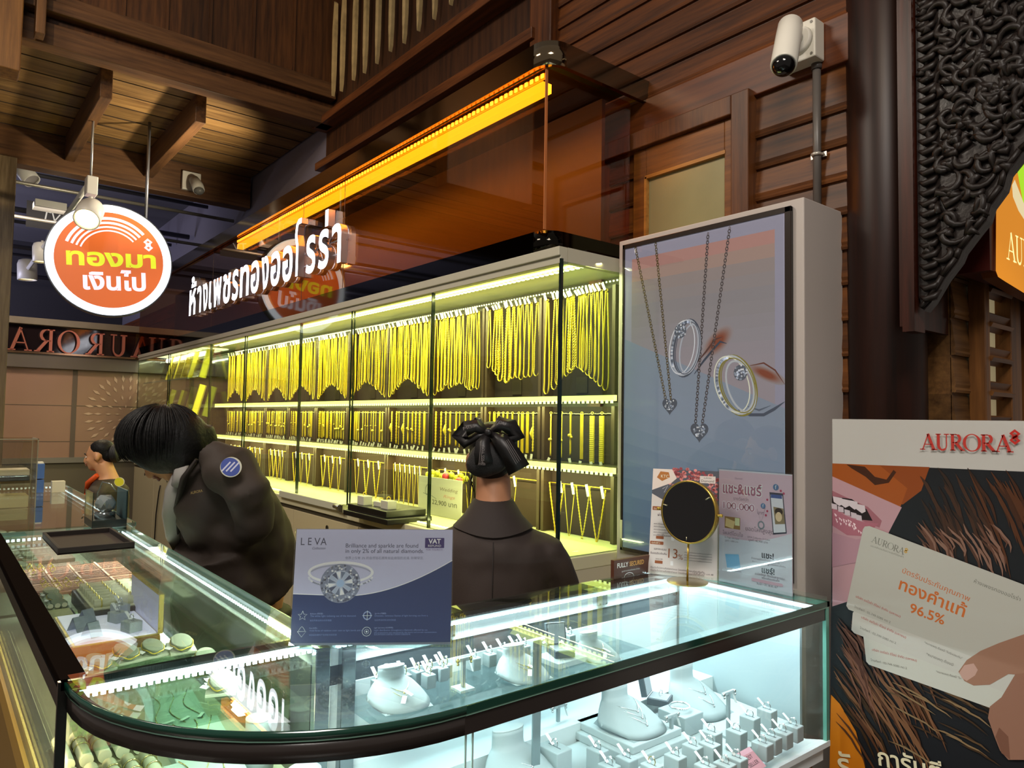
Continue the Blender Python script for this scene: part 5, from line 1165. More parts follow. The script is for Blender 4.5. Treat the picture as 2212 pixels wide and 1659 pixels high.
# ---------------------------------------------------------------- things standing on the counters
ACR=glass('#f2f6f6',.04)
def ink(h): return P(lite(h,1.5),.3,spec=.4)
ls_=thing('acrylic_sign','landscape diamond poster in a clear acrylic stand on the foreground counter','sign',(-1.24,.67,1.0))
o=V((-1.3215,.546,1.003)); u=V((.167,.244,0)).normalized(); n=V((u.y,-u.x,0)); t=R(8); v=V((0,0,1))*cos(t)-n*sin(t); nn=u.cross(v)
MB().prism([o,o+u*.298,o+u*.298+v*.213,o+v*.213],(0,0,0),-nn*.003).out('panel',P('#9d9db0',.35),ls_)
A=Art(o+nn*.0006,u,v)
A.rect(0,.004,.298,.212,ink('#a3a3ba'))
cv=[(0,.093)]+[(.298*s,.093-.004*sin(s*3)+.062*max(0,(s-.35)/.65)**1.7) for s in [i/20 for i in range(21)]]
A.poly([(0,.004),(.298,.004)]+[(x,y) for x,y in cv[::-1]],ink('#22335a'))
A.line(cv[1:],.0016,ink('#c8cce0'))
DK=ink('#3a3c4c'); WHT=ink('#b8c4dc')
for ch,x in zip('LEVA',(.009,.0225,.034,.046)): A.text(ch,x,.183,DK,h=.0135,w={'L':.007,'E':.0065,'V':.0115,'A':.0115}[ch])
A.text('Collection',.031,.175,DK,w=.025,shear=.35)
A.text('Brilliance and sparkle are found',.094,.176,DK,w=.138); A.text('in only 2% of all natural diamonds.',.094,.166,DK,w=.149)
A.text('世界上仅有 2% 的自然钻石拥有如此绚丽的光泽, 珍稀罕见.',.094,.156,ink('#6c6e7e'),w=.149)
A.rrect(.245,.178,.282,.197,.001,ink('#33285c')); A.text('VAT',.2635,.186,ink('#d8d4ea'),w=.024,al='c',bold=.03); A.text('REFUND',.2635,.180,ink('#d8d4ea'),w=.025,h=.004,al='c'); A.text('FOR TOURISTS',.2635,.173,ink('#6a5a80'),w=.032,al='c')
cx,cy=.087,.112
A.ell(cx,cy+.02,.062,.021,ink('#c8c8d4'),w=.005); A.ell(cx,cy+.015,.060,.020,ink('#8a8c9a'),w=.0022,t0=20,t1=160); A.ell(cx,cy+.012,.061,.020,ink('#e4e4ec'),w=.0035,t0=180,t1=360)
A.l+=1
for i in range(34):
    a=R(188+i*4.8); A.l-=1; A.ell(cx+.0595*cos(a),cy+.012+.0185*sin(a),.0022,.0016,ink(random.choice(('#e8ecf4','#747888','#b4b8c6'))),n=6)
A.ell(cx,cy,.0375,.036,ink('#6c7284')); A.l+=1
for i in range(150):
    a=random.uniform(0,6.283); r=.035*math.sqrt(random.uniform(.42,1)); A.l-=1; A.ell(cx+r*cos(a),cy+r*.97*sin(a),.0022,.0022,ink(random.choice(('#cfd4de','#4a4e5e','#989eae','#6a7080'))),n=6)
A.ell(cx,cy+.001,.0235,.0225,ink('#98a0b0')); A.l+=1
for i in range(16):
    a,b=2*PI*i/16,2*PI*(i+1)/16; A.l-=1; A.poly([(cx+.008*cos((a+b)/2),cy+.008*sin((a+b)/2)),(cx+.023*cos(a),cy+.022*sin(a)),(cx+.023*cos(b),cy+.022*sin(b))],ink(('#d8dee8','#434a5e','#8f99ab','#5c6678')[i%4]))
A.ell(cx,cy,.0075,.0072,ink('#8aa0bc'),n=8)
A.line([(.020+.009*(1 if k%2==0 else .42)*cos(R(90+36*k)),.053+.009*(1 if k%2==0 else .42)*sin(R(90+36*k))) for k in range(11)],.0007,WHT)
A.line([(.012,.025),(.028,.025),(.020,.015),(.012,.025)],.0007,WHT); A.line([(.014,.026),(.017,.031),(.020,.034),(.023,.031),(.026,.026)],.0006,WHT)
A.ell(.140,.053,.008,.008,ink('#7c8cb0'),w=.002); A.line([(.131,.053),(.149,.053)],.0008,WHT); A.line([(.140,.044),(.140,.062)],.0008,WHT)
A.ell(.140,.024,.0085,.0085,WHT,w=.0008); A.ell(.140,.024,.0045,.0045,WHT,w=.0006); A.ell(.140,.024,.0018,.0018,WHT)
g2=ink('#8494ba')
for x,y,a,b,c in ((.034,.055,'Brilliance (明亮度)','The white light radiating out of the diamond.','钻石所射出的白光的亮度.'),(.034,.029,'Fire (火彩)','Vivid flares of rainbow color seen as light bends and exits within the diamond.','钻石因色散所产生的彩光的浓度.'),(.154,.055,'Sparkle (闪耀度)','Dramatic, luminous flashes of light bursting out from a diamond as it moves.','钻石移动时亮光的闪烁度.'),(.154,.029,'Light Symmetry (光对称性)','Light distribution throughout a diamond, affected by cut','钻石将内部射光线的能力,受钻石切割的影响,')):
    A.text(a,x,y,g2,h=.0034); A.text(b[:56],x,y-.005,ink('#6478a4'),w=min(.10,.0019*len(b[:56]))); A.text(c,x,y-.012,ink('#6478a4'),h=.0034)
A.text('and proportions and expressed by the hearts and arrows representation.',.154,.020,ink('#6478a4'),w=.118)
A.out('print',ls_)
MB().prism([o-u*.002+nn*.002,o+u*.3+nn*.002,o+u*.3+v*.214+nn*.002,o-u*.002+v*.214+nn*.002],(0,0,0),nn*.0015).out('front_sheet',glass('#f6f8f8',.07),ls_)
b0=V((o.x,o.y,1.0)); MB().prism([b0-u*.003-n*.03,b0+u*.301-n*.03,b0+u*.301+n*.012,b0-u*.003+n*.012],(0,0,0),(0,0,.004)).out('foot',glass('#dfeaea',.08),ls_)
# A-frame promotion card behind the mirror
kt=thing('promotion_card','standing white promotion card with pink flowers, behind the round mirror','sign',(-1.29,1.645,1.0))
o=V((-1.364,1.608,1.002)); u=V((.155,.075,0)).normalized(); n=V((u.y,-u.x,0)); t=R(10); v=V((0,0,1))*cos(t)-n*sin(t); nn=u.cross(v); W_=.19; H_=.297
MB().prism([o,o+u*W_,o+u*W_+v*H_,o+v*H_],(0,0,0),-nn*.003).out('panel',P('#b6aca4',.45),kt)
q=[o+u*W_,o+u*W_+v*H_*.98,o+u*(W_+.01)-n*.075]; q[2].z=1.002; MB().prism(q,(0,0,0),u*.002).out('side_panel',P('#c8bda2',.5),kt); q=[p-u*W_ for p in q]; MB().prism([o+v*H_-nn*.004,o+u*W_+v*H_-nn*.004,o+u*W_-n*.075,o-n*.075],(0,0,0),-n*.002).out('rear_panel',P('#c8bda2',.5),kt)
A=Art(o+nn*.0006,u,v); A.rect(0,.0,W_,H_,ink('#b8b0aa')); A.poly([(0,.245),(.06,.285),(.055,.297),(W_,.297),(W_,.18),(.09,.20),(.03,.21),(0,.225)],ink('#4a4c54')); A.l+=1
for i in range(120):
    a=random.uniform(.05,W_-.006); b=.225+.07*random.random()+(.0); A.l-=1; A.ell(a,b-(a-.05)*.22+.02,.005,.0045,ink(random.choice(('#a05a5c','#c07e7c','#7e3c42','#b46c68'))),n=7)
A.poly([(0,.297),(.055,.297),(.07,.272),(.055,.258),(0,.235)],ink('#c4b8ae')); A.poly([(.012,.272),(.022,.290),(.046,.288),(.050,.274),(.028,.262)],ink('#9a6234')); A.text('KTC',.024,.272,ink('#d8c8b0'),w=.022)
A.rect(.135,.262,.178,.282,ink('#bcb4ae')); A.text('Diamond',.139,.265,ink('#3a3436'),w=.035); A.text('AURORA',.145,.2745,ink('#3a3436'),w=.022); A.line([(.03,.24),(.045,.25),(.035,.23),(.05,.235),(.06,.25),(.05,.225)],.0012,ink('#d8d8dc'))
A.rrect(.006,.012,W_-.004,.205,.006,ink('#b6b0ac')); BR=ink('#7e4a30'); TXT=ink('#54484a')
A.rrect(.004,.178,.07,.189,.002,BR); A.rrect(.002,.082,.04,.091,.002,BR); A.text('รับสิทธิ์ที่ 1',.008,.180,ink('#d8c4b0'),h=.006); A.text('รับสิทธิ์ที่ 2',.006,.084,ink('#d8c4b0'),h=.005)
A.text('ผ่อนชำระ',.02,.162,TXT,h=.009,bold=True); A.text('แลกคะแนน',.014,.067,TXT,w=.035,bold=True); A.text('รับเครดิตเงินคืน',.004,.055,TXT,w=.047,bold=True); A.text('13',.055,.048,BR,w=.026,h=.026); A.text('%',.083,.046,BR,w=.013)
for i in range(4): A.text('เมื่อมียอดใช้จ่ายครบตามที่กำหนดต่อเซลส์สลิป',.10,.066-.007*i,TXT,w=.075)
for i in range(5): A.text('ลงทะเบียนและรับสิทธิ์ผ่านช่องทางที่ร่วมรายการ',.01,.138-.008*i,TXT,w=.10+.01*(i%2))
for y in (.098,.030): A.rrect(.018,y,.04,y+.008,.001,BR); A.rrect(.062,y-.002,.07,y+.010,.001,ink('#d4d0cc')); A.text('สแกน QR',.02,y+.010,TXT,w=.02)
for i in range(2): A.text('เงื่อนไขเป็นไปตามที่บริษัทกำหนด โปรดศึกษารายละเอียดเพิ่มเติม',.006,.016-.008*i,TXT,w=.15)
A.text('1 ก.พ. 67 - 31 ม.ค. 68',.125,.012,TXT,w=.055)
A.out('print',kt)
# pink acrylic sign
pk=thing('acrylic_sign','pink portrait promotion poster in clear acrylic at the right counter end','sign',(-1.08,1.69,1.0))
MB().box(-1.187,-.973,1.692,1.695,1.003,1.304).out('panel',P('#b9a4ae',.4),pk); MB().box(-1.19,-.971,1.6875,1.6895,1.001,1.308).out('front_sheet',ACR,pk); MB().box(-1.19,-.971,1.688,1.73,1.0,1.003).out('foot',glass('#e8eef0',.06),pk)
A=Art((-1.187,1.6915,1.003),(1,0,0),(0,0,1)); A.rect(0,0,.214,.301,P('#d8d6e2',.3)); A.poly([(0,.125)]+[(.214*s,.125-.018*sin(PI*s)+.03*s) for s in [i/12 for i in range(13)]]+[(.214,.298),(0,.298)],P('#d8b8c8',.3))
PUR=ink('#8a5468'); GP=ink('#6a5a66')
A.text('แชะ&แชร์',.010,.236,ink('#d8c8d2'),w=.121,h=.034,bold=.07); A.text('แชะ&แชร์',.012,.238,PUR,w=.117,h=.031,bold=.02); A.text('รางวัลกว่า',.045,.222,GP,w=.045); A.text('100,000',.012,.192,ink('#cdbcc8'),w=.098,h=.025,bold=.07); A.text('100,000',.014,.194,PUR,w=.094,h=.021); A.text('บาท',.118,.192,GP,w=.018)
A.text('Diamond',.05,.278,GP,w=.022); A.rect(.018,.145,.066,.176,ink('#8a6a44')); A.poly([(.020,.15),(.045,.145),(.050,.165),(.022,.172)],ink('#c4a878')); A.rect(.05,.155,.064,.175,ink('#d4c49a'))
A.line([(.116,.205),(.128,.172),(.140,.210)],.001,ink('#7a7078')); A.ell(.128,.165,.010,.011,ink('#6a7078'),w=.004); A.text('โพสต์โดนใจ',.012,.127,GP,w=.062); A.text('ยอดไลค์สูงสุด',.082,.142,GP,w=.082); A.text('รับ Magic Gift Card',.018,.117,GP,w=.044); A.text('มูลค่า 1,000 บาท',.020,.108,GP,w=.04); A.text('LEVA Collection D Color',.088,.128,GP,w=.066); A.text('มูลค่า 40,900 บาท',.092,.118,GP,w=.055)
A.poly([(.152,.252),(.190,.252),(.200,.153),(.162,.145)],ink('#3a3644')); A.poly([(.155,.246),(.188,.246),(.197,.156),(.164,.150)],ink('#c0bcc6')); A.rect(.156,.238,.187,.247,ink('#3c4c80')); A.poly([(.163,.216),(.191,.214),(.195,.176),(.168,.172)],ink('#7c6a50')); A.ell(.178,.205,.011,.009,ink('#2c2018')); A.ell(.178,.192,.009,.012,ink('#c8a888'))
for x,y,r in ((.170,.266,.008),(.134,.215,.007)): A.ell(x,y,r,r,ink('#4a6488')); A.text('f',x,y-r*.6,ink('#d8dce4'),h=r*1.3,al='c')
for x,y in ((.146,.232),(.146,.203),(.142,.192),(.184,.258),(.192,.252)): A.ell(x,y,.003,.003,ink('#9a3a54'))
A.poly([(.020,.075),(.062,.080),(.068,.042),(.026,.040)],ink('#6a9cc0')); A.text('แชะ!',.13,.082,ink('#2c2a34'),w=.034,bold=.02); A.text('แชร์!',.13,.044,ink('#2c2a34'),w=.036,bold=.02); A.text('+',.146,.064,GP,h=.005)
for x,y,w,b in ((.10,.073,.08,'ถ่ายภาพคู่กับเครื่องประดับเพชร'),(.102,.067,.095,'Aurora Diamond พร้อมโพสต์และแท็กร้าน'),(.11,.036,.085,'ลงโซเชียล ตั้งเป็นสาธารณะ'),(.13,.029,.05,'พร้อมติดแฮชแท็ก'),(.02,.034,.05,'รับทันทีส่วนลดพิเศษ'),(.115,.012,.06,'วันนี้ - 31 พ.ค. 67')): A.text(b,x,y,GP,w=w)
A.rrect(.10,.018,.19,.026,.004,ink('#b4909e')); A.out('print',pk)
sc_=MB().box(-1.378,-1.366,1.47,1.62,1.002,1.052).out('notice_plate',P('#5a3424',.45)); tag(sc_,'small brown security notice behind the promotion card on the counter back rail','sign')
A=Art((-1.3655,1.47,1.002),(0,1,0),(0,0,1)); A.text('FULLY',.012,.028,ink('#d8cabc'),w=.045,h=.013,bold=.03); A.text('SECURED',.062,.028,ink('#b88a4a'),w=.06,h=.013,bold=.03); A.text('ดูแลความปลอดภัยตลอด 24 ชม.',.03,.014,ink('#d8cabc'),w=.075); A.ell(.06,-.0,.02,.012,ink('#cfc8c0'),t0=0,t1=180,w=.002); A.out('lettering',sc_)
# round table mirror
mr=thing('table_mirror','round gold table mirror on a thin stem on the foreground counter','mirror',(-1.231,1.612,1.0)); BRS=P('#b89a4a',.3,metal=.85); c=V((-1.221,1.604,1.19)); nz=V((.10,-.99,.05)).normalized()
x_,y_,_=basis(nz); fx=V((0,0,1)).cross(nz).normalized()
MB().lathe([(.0005,0),(.054,0),(.055,.002),(.054,.004),(.0005,.0045)],(-1.231,1.612,1.0),40).out('base',BRS,mr); MB().cyl((-1.231,1.612,1.004),(-1.225,1.608,1.108),.0028,n=10).out('stem',BRS,mr)
MB().rings([[c+nz*d+(x_*cos(2*PI*i/48)+y_*sin(2*PI*i/48))*r for i in range(48)] for d,r in ((.004,.080),(.006,.084),(-.012,.084),(-.014,.078))],cap=False,loop=False).cyl(c-nz*.014,c-nz*.012,.080,n=48).out('frame',BRS,mr)
MB().cyl(c-nz*.004,c+nz*.0035,.0805,n=48).out('mirror_glass',P('#07080c',.05,spec=.8),mr)
for a in (35,170,268): 
    p=c+(fx*cos(R(a))+V((0,0,1))*sin(R(a)))*.078+nz*.004; q=c+(fx*cos(R(a))+V((0,0,1))*sin(R(a)))*.066+nz*.005; MB().tube([p,q],.0032,8,flat=.5).out('clip',P('#cfc6a0',.3,metal=.6),mr)
for s in (-1,1): MB().cyl(c+fx*s*.083,c+fx*s*.094,.0035,n=8).sph(c+fx*s*.096,.005,nu=8,nv=6).out('pivot',BRS,mr)
MB().tube([c+V((0,0,-.0845))-nz*.006+fx*.0,(-1.225,1.608,1.106)],.003,8).out('neck',BRS,mr)
# on the side counter
bt=thing('velvet_tray','empty dark brown velvet tray on the black framed counter','tray',(-2.74,.43,1.0)); VT=P('#1a100c',.8)
MB().box(-2.93,-2.56,.325,.535,1.0015,1.006).out('tray_floor',P('#24160f',.85),bt)
MB().box(-2.93,-2.92,.325,.535,1.0015,1.022).box(-2.57,-2.56,.325,.535,1.0015,1.022).box(-2.92,-2.57,.325,.335,1.0015,1.022).box(-2.92,-2.57,.525,.535,1.0015,1.022).out('rim',VT,bt,bevel=.002)
cb=thing('trophy_case','small clear case holding a crystal ornament on a silver stand','case',(-3.16,.555,1.0)); x0,x1,y0,y1=-3.245,-3.075,.495,.612
MB().box(x0,x1,y0,y1,1.001,1.03).out('base',P('#121a1a',.3),cb,bevel=.002); MB().box(x0,x1,y1-.006,y1,1.03,1.138).out('rear_cushion',P('#38545a',.6),cb)
for a,b in ((x0,y0),(x1-.003,y0),(x0,y1-.003),(x1-.003,y1-.003)): MB().box(a,a+.003,b,b+.003,1.03,1.134).out('case_edge',P('#2a3a3a',.15),cb)
MB().box(x0,x1,y0,y0+.002,1.03,1.134).out('case_glass',ACR,cb); MB().box(x1-.002,x1,y0,y1,1.03,1.134).out('case_glass',ACR,cb)
MB().lathe([(.0005,1.03),(.036,1.03),(.036,1.05),(.03,1.054),(.0005,1.055)],(-3.155,.55,0),24).out('silver_stand',P('#b8b8b8',.15,metal=1.),cb)
m=MB(); bmesh.ops.create_icosphere(m.bm,subdivisions=2,radius=.036,matrix=Matrix.Translation((-3.155,.55,1.085))); 
for v_ in m.bm.verts: v_.co=V((-3.155,.55,1.085))+(v_.co-V((-3.155,.55,1.085)))*random.uniform(.85,1.15)
m.out('crystal',P('#d4dcdf',.06,metal=.75),cb)
MB().tube([(-3.21,.53,1.06),(-3.2,.53,1.12),(-3.17,.54,1.165),(-3.13,.56,1.16),(-3.12,.58,1.13)],.0025,6).out('wire_loop',P('#9aa6a8',.2,metal=.8),cb)
ac=thing('acrylic_case','clear acrylic display case at the far left on the farther counter','case',(-3.98,.31,1.0))
for p in ((-4.10,-3.88,.225,.228),(-4.10,-3.88,.397,.40),(-3.883,-3.88,.225,.40),(-4.10,-4.097,.225,.40)): MB().box(*p,1.001,1.31).out('case_wall',glass('#f0eee6',.05),ac)
m=MB()
for a in (-4.10,-3.884):
    for b in (.225,.396): m.box(a,a+.004,b,b+.004,1.001,1.31)
m.box(-4.10,-3.88,.225,.229,1.306,1.31).box(-4.1,-3.88,.396,.4,1.306,1.31).box(-3.884,-3.88,.225,.4,1.306,1.31).out('case_edge',P('#a8a494',.2),ac)
for i,(a,b,h) in enumerate((('#cfcaa8',1.003,.05),('#2a2a2a',1.12,.02),('#d8d4c4',1.145,.025))):
    MB().box(-4.07,-3.92,.25,.375,b,b+h).out('shelf_stack',P(a,.5),ac)
for i,(z0,z1,l) in enumerate(((1.001,1.07,'lower blue paper box on the farther counter'),(1.075,1.155,'upper blue paper box with white lid on the farther counter'))):
    o=thing('paper_box',l,'box',(-4.6,.48,z0),'blue boxes'); MB().box(-4.66,-4.58,.455,.505,z0,z1).out('box_body',P('#3a5c9a',.5),o,bevel=.002); 
    if i: MB().box(-4.655,-4.585,.46,.50,z1,z1+.008).out('lid',P('#d8d4c4',.5),o)
o=MB().box(-4.62,-4.56,.54,.60,1.001,1.06).out('paper_box',P('#c9c2ae',.5)); tag(o,'small cream box beside the blue paper boxes','box')
o=MB().tube([(-7.6,1.79,.74),(-7.62,1.785,.68),(-7.7,1.785,.45),(-7.72,1.785,.2),(-7.72,1.785,.01)],.006,6).out('cable',P('#1a1612',.5)); tag(o,'thin black cable hanging down the cream cabinet front','cable')
# ---------------------------------------------------------------- people
SKIN=P('#b07a58',.5,bump=.05,bscale=200); SKIN2=P('#c08a62',.5); HAIR=P('#0b0909',.55,bump=.5,bscale=90,spec=.22); JACK=P('#2c2119',.75,bump=.12,bscale=500,var=.12,vscale=6); JACK2=P('#30241f',.75,bump=.12,bscale=500,var=.1,vscale=5); SHIRT=P('#9a948e',.7); TROU=P('#191614',.8)
def blob(name,fn,mat,parent,vox=.01,smooth=6,label=None,wr=0):
    "closed shapes fused into one continuous surface"
    m=MB(); fn(m); o=m.out('tmp_blob',mat,parent)
    r=o.modifiers.new('r','REMESH'); r.mode='VOXEL'; r.voxel_size=vox; r.use_smooth_shade=True
    if wr:
        d=o.modifiers.new('d','DISPLACE'); tx=bpy.data.textures.new('cloth','CLOUDS'); tx.noise_scale=.11; tx.noise_depth=1; d.texture=tx; d.texture_coords='GLOBAL'; d.strength=wr; d.mid_level=.5
    s=o.modifiers.new('s','SMOOTH'); s.iterations=smooth; s.factor=.5
    dg=bpy.context.evaluated_depsgraph_get(); me=bpy.data.meshes.new_from_object(o.evaluated_get(dg)); me.name=name
    for p in me.polygons: p.use_smooth=True
    o.modifiers.clear(); o.data=me; MW.pop(o.name,None); o.name=name; MW[o.name]=pw(parent)
    if not me.materials: me.materials.append(mat)
    return tag(o,label)
def headparts(m,M,k=1.0):
    R3=M.to_3x3(); f=lambda *q: M@(V(q)*k)
    for c,r in (((0,-.014,.028),(.073,.090,.076)),((0,.028,-.03),(.058,.060,.075)),((0,.055,-.085),(.030,.030,.025)),((0,.066,.016),(.048,.022,.014)),((0,.084,-.058),(.020,.012,.010)),((.079,-.014,-.018),(.012,.021,.033)),((-.079,-.014,-.018),(.012,.021,.033)),((.036,.062,-.03),(.022,.02,.02)),((-.036,.062,-.03),(.022,.02,.02))):
        m.sph(f(*c),V(r)*k,R3)
    m.tube([f(0,.082,.008),f(0,.103,-.028),f(0,.108,-.034),f(0,.086,-.044)],[.008*k,.012*k,.014*k,.010*k],8)
def face(M,parent,k=1.0):
    f=lambda *q: M@(V(q)*k); R3=M.to_3x3()
    for s in (-1,1):
        MB().sph(f(s*.031,.0755,-.004),V((.0125,.007,.0055))*k,R3,10,6).out('eye',P('#e8e2d8',.3),parent); MB().sph(f(s*.031,.0805,-.005),V((.006,.003,.005))*k,R3,8,5).out('iris',P('#160e0a',.2),parent)
        MB().tube([f(s*.014,.086,.016),f(s*.034,.084,.022),f(s*.052,.068,.016)],[.003*k,.004*k,.002*k],6).out('eyebrow',P('#140e0c',.7),parent)
    MB().tube([f(-.022,.088,-.056),f(-.008,.097,-.053),f(.008,.097,-.053),f(.022,.088,-.056)],[.002*k,.005*k,.005*k,.002*k],6).tube([f(-.02,.088,-.062),f(0,.096,-.065),f(.02,.088,-.062)],[.002*k,.006*k,.002*k],6).out('lips',P('#8a5848',.5),parent)
def hand(m,w,d,up,k=1.0,side=1):
    "palm and five bent fingers, from the wrist w along d"
    w=V(w); d=V(d).normalized(); up=V(up); x=d.cross(up).normalized()*side; n=x.cross(d)*side
    m.tube([w-d*.02,w+d*.03,w+d*.08],[.024*k,.03*k,.034*k],10,flat=.5)
    for i,(o_,l) in enumerate(((-.028,.06),(-.010,.075),(.010,.072),(.028,.055))):
        a=w+d*.078+x*o_*k; m.tube([a-d*.02,a+d*l*.45-n*.004,a+d*l*.8-n*.016,a+d*l-n*.03],[.0095*k,.009*k,.0085*k,.007*k],7)
    m.tube([w+d*.02-x*.02*k,w+d*.045-x*.045*k-n*.008,w+d*.075-x*.052*k-n*.018],[.012*k,.0105*k,.008*k],7)
# --- clerk with the bow, seen from behind
T=Matrix.Translation((-1.70,1.31,0))@Matrix.Rotation(YAW+R(2),4,'Z'); f=lambda *q: T@V(q); R3=T.to_3x3()
pa=thing('person','clerk seen from behind in a dark brown jacket, hair in a big black bow','person',(-1.70,1.31,0)); H=T@Matrix.Translation((.0,.055,1.315))@Matrix.Rotation(R(-9),4,'Z')@Matrix.Rotation(R(-8),4,'X')
def body(m):
    headparts(m,H,.94); m.tube([f(0,.03,1.26),f(0,.015,1.19),f(0,-.005,1.10),f(0,0,1.0)],[.052,.054,.065,.08],14)
    m.rings([[f(x*cos(a)+0,y*sin(a),z) for a in [2*PI*i/20 for i in range(20)]] for z,x,y in ((.60,.15,.10),(.75,.14,.095),(.9,.14,.09),(1.02,.155,.085),(1.08,.10,.06))])
    for s in (-1,1):
        m.tube([f(s*.15,0,1.03),f(s*.20,.03,.85),f(s*.16,.20,.84)],[.042,.036,.028],10); hand(m,f(s*.155,.22,.84),R3@V((-s*.25,1,-.1)),R3@V((0,0,1)),.9,s)
        m.tube([f(s*.08,0,.68),f(s*.085,.02,.38),f(s*.085,-.02,.06)],[.08,.055,.035],10); m.tube([f(s*.085,-.05,.03),f(s*.085,.13,.025)],[.035,.03],8)
blob('body',body,SKIN,pa,.009,4); face(H,pa,.94)
def jk(m):
    m.rings([[f(x*cos(a),y*sin(a)+o_,z) for a in [2*PI*i/28 for i in range(28)]] for z,x,y,o_ in ((.58,.20,.145,0),(.74,.18,.13,0),(.88,.172,.12,0),(.98,.178,.118,0),(1.035,.182,.112,0),(1.075,.165,.10,0),(1.11,.12,.085,.005),(1.135,.085,.078,.012),(1.165,.066,.068,.02))])
    for s in (-1,1): m.tube([f(s*.10,0,1.075),f(s*.165,.0,1.045),f(s*.198,.01,.97),f(s*.222,.04,.86),f(s*.20,.14,.82),f(s*.165,.21,.835)],[.045,.058,.054,.050,.045,.04],12)
blob('jacket',jk,JACK2,pa,.009,6,None,.022)
m=MB(); n=26; rs=[]
for z,x,y,o_ in ((1.118,.118,.100,.0),(1.150,.086,.086,.012),(1.192,.060,.066,.026),(1.196,.056,.062,.028),(1.17,.058,.064,.022)): rs.append([f(x*cos(a),y*sin(a)+o_,z-.020*(sin(a)<0)*abs(sin(a))**3*(z<1.13)) for a in [R(-90-150+300*i/n) for i in range(n+1)]])
m.rings(rs,closed=False,cap=False).out('collar',P('#261b17',.75,bump=.1,bscale=500),pa)
MB().tube([f(0,-.121,1.09),f(0,-.124,.95),f(0,-.126,.8),f(0,-.148,.6)],.0018,5).out('back_seam',P('#1c1411',.8),pa)
def tr_(m):
    for s in (-1,1): m.tube([f(s*.08,0,.70),f(s*.087,.02,.38),f(s*.087,-.02,.05)],[.10,.07,.055],12)
    m.sph(f(0,0,.68),(.15,.11,.10),R3)
blob('trousers',tr_,TROU,pa,.012,4)
HM=H@Matrix.Scale(.94,4)
def hr(m):
    m.sph(HM@V((0,-.022,.036)),(.075,.086,.074),H.to_3x3()); m.sph(HM@V((0,-.060,-.01)),(.066,.052,.062),H.to_3x3()); m.tube([HM@V((.066,.0,.04)),HM@V((.073,-.025,0)),HM@V((.05,-.06,-.055))],[.010,.008,.006],8); m.tube([HM@V((-.066,.0,.04)),HM@V((-.073,-.025,0)),HM@V((-.05,-.06,-.055))],[.010,.008,.006],8)
blob('hair',hr,HAIR,pa,.007,5)
m=MB()
for i in range(22):
    x=-.074+.006*(i%6)-.004*(i%3); a=HM@V((x,-.01,.0)); b=HM@V((x-.006+.01*sin(i),-.02-.004*(i%4),-.07-.004*(i%5))); c=HM@V((x+.004*sin(i*3),-.01,-.12-.012*(i%4))); m.tube([a,b,c],[.0012,.0010,.0004],4)
m.out('hair_wisps',HAIR,pa)
NET=P('#151314',.7,bump=.4,bscale=260); RIB=P('#1a1718',.45); RIBT=P('#6a6260',.5)
def bn_(m): m.sph(HM@V((.0,-.105,-.012)),(.060,.036,.050),H.to_3x3()); m.sph(HM@V((-.02,-.10,-.03)),(.05,.034,.04),H.to_3x3())
blob('hair_net',bn_,NET,pa,.007,5)
bw=lambda *q: H@V(q)
m=MB()
def ribbon(pts,w,tw=.0):
    P_=[bw(*p) for p in pts]; out=[]
    for i,p in enumerate(P_):
        d=(P_[min(i+1,len(P_)-1)]-P_[max(i-1,0)]).normalized(); nrm=H.to_3x3()@V((0,-1,.25)); s=d.cross(nrm).normalized(); ww=w[i]; out.append([p+s*ww,p+nrm.normalized()*.003,p-s*ww,p-nrm.normalized()*.002])
    m.rings(out)
ribbon([(-.005,-.118,.062),(-.035,-.135,.078),(-.068,-.125,.070),(-.088,-.10,.050),(-.07,-.105,.035),(-.03,-.128,.052),(-.005,-.12,.058)],[.010,.020,.025,.026,.022,.014,.008])
ribbon([(.005,-.118,.062),(.035,-.135,.085),(.065,-.12,.078),(.080,-.10,.055),(.06,-.11,.048),(.03,-.128,.055),(.005,-.12,.058)],[.010,.020,.025,.024,.020,.014,.008])
ribbon([(-.002,-.125,.058),(-.012,-.145,.03),(-.012,-.147,0),(-.006,-.142,-.03)],[.008,.020,.024,.026])
ribbon([(.006,-.125,.058),(.040,-.145,.035),(.068,-.140,.0),(.092,-.125,-.045)],[.008,.024,.028,.034])
ribbon([(-.005,-.12,.06),(-.03,-.11,.10),(-.045,-.10,.105),(-.02,-.11,.088)],[.004,.006,.006,.004]); ribbon([(.005,-.12,.06),(.03,-.105,.108),(.05,-.10,.10),(.03,-.11,.08)],[.004,.008,.008,.004])
m.sph(bw(0,-.132,.060),(.012,.010,.012)); m.out('bow',RIB,pa)
N3=H.to_3x3(); A=Art(bw(-.017,-.1545,-.03),N3@V((1,0,0)),N3@V((0,.02,1))); A.text('MISS YOU',.013,.0,RIBT,w=.05,h=.008,rot=92); A.line([(-.002,.0),(.001,.052)],.0012,RIBT); A.line([(.003,.0),(.006,.052)],.0012,RIBT); A.text('miss',-.004,-.006,RIBT,w=.02)
A.o=bw(-.068,-.152,.062); A.text('MISS',0,0,RIBT,w=.036,h=.009,rot=18); A.o=bw(.022,-.158,.085); A.text('YOU',0,0,RIBT,w=.032,h=.009,rot=-14); A.o=bw(.05,-.166,.03)
for k in range(4): A.line([(.004*k,.004*k*.6),(.038+.004*k,-.062+.004*k)],.0010,RIBT)
A.out('ribbon_print',pa)
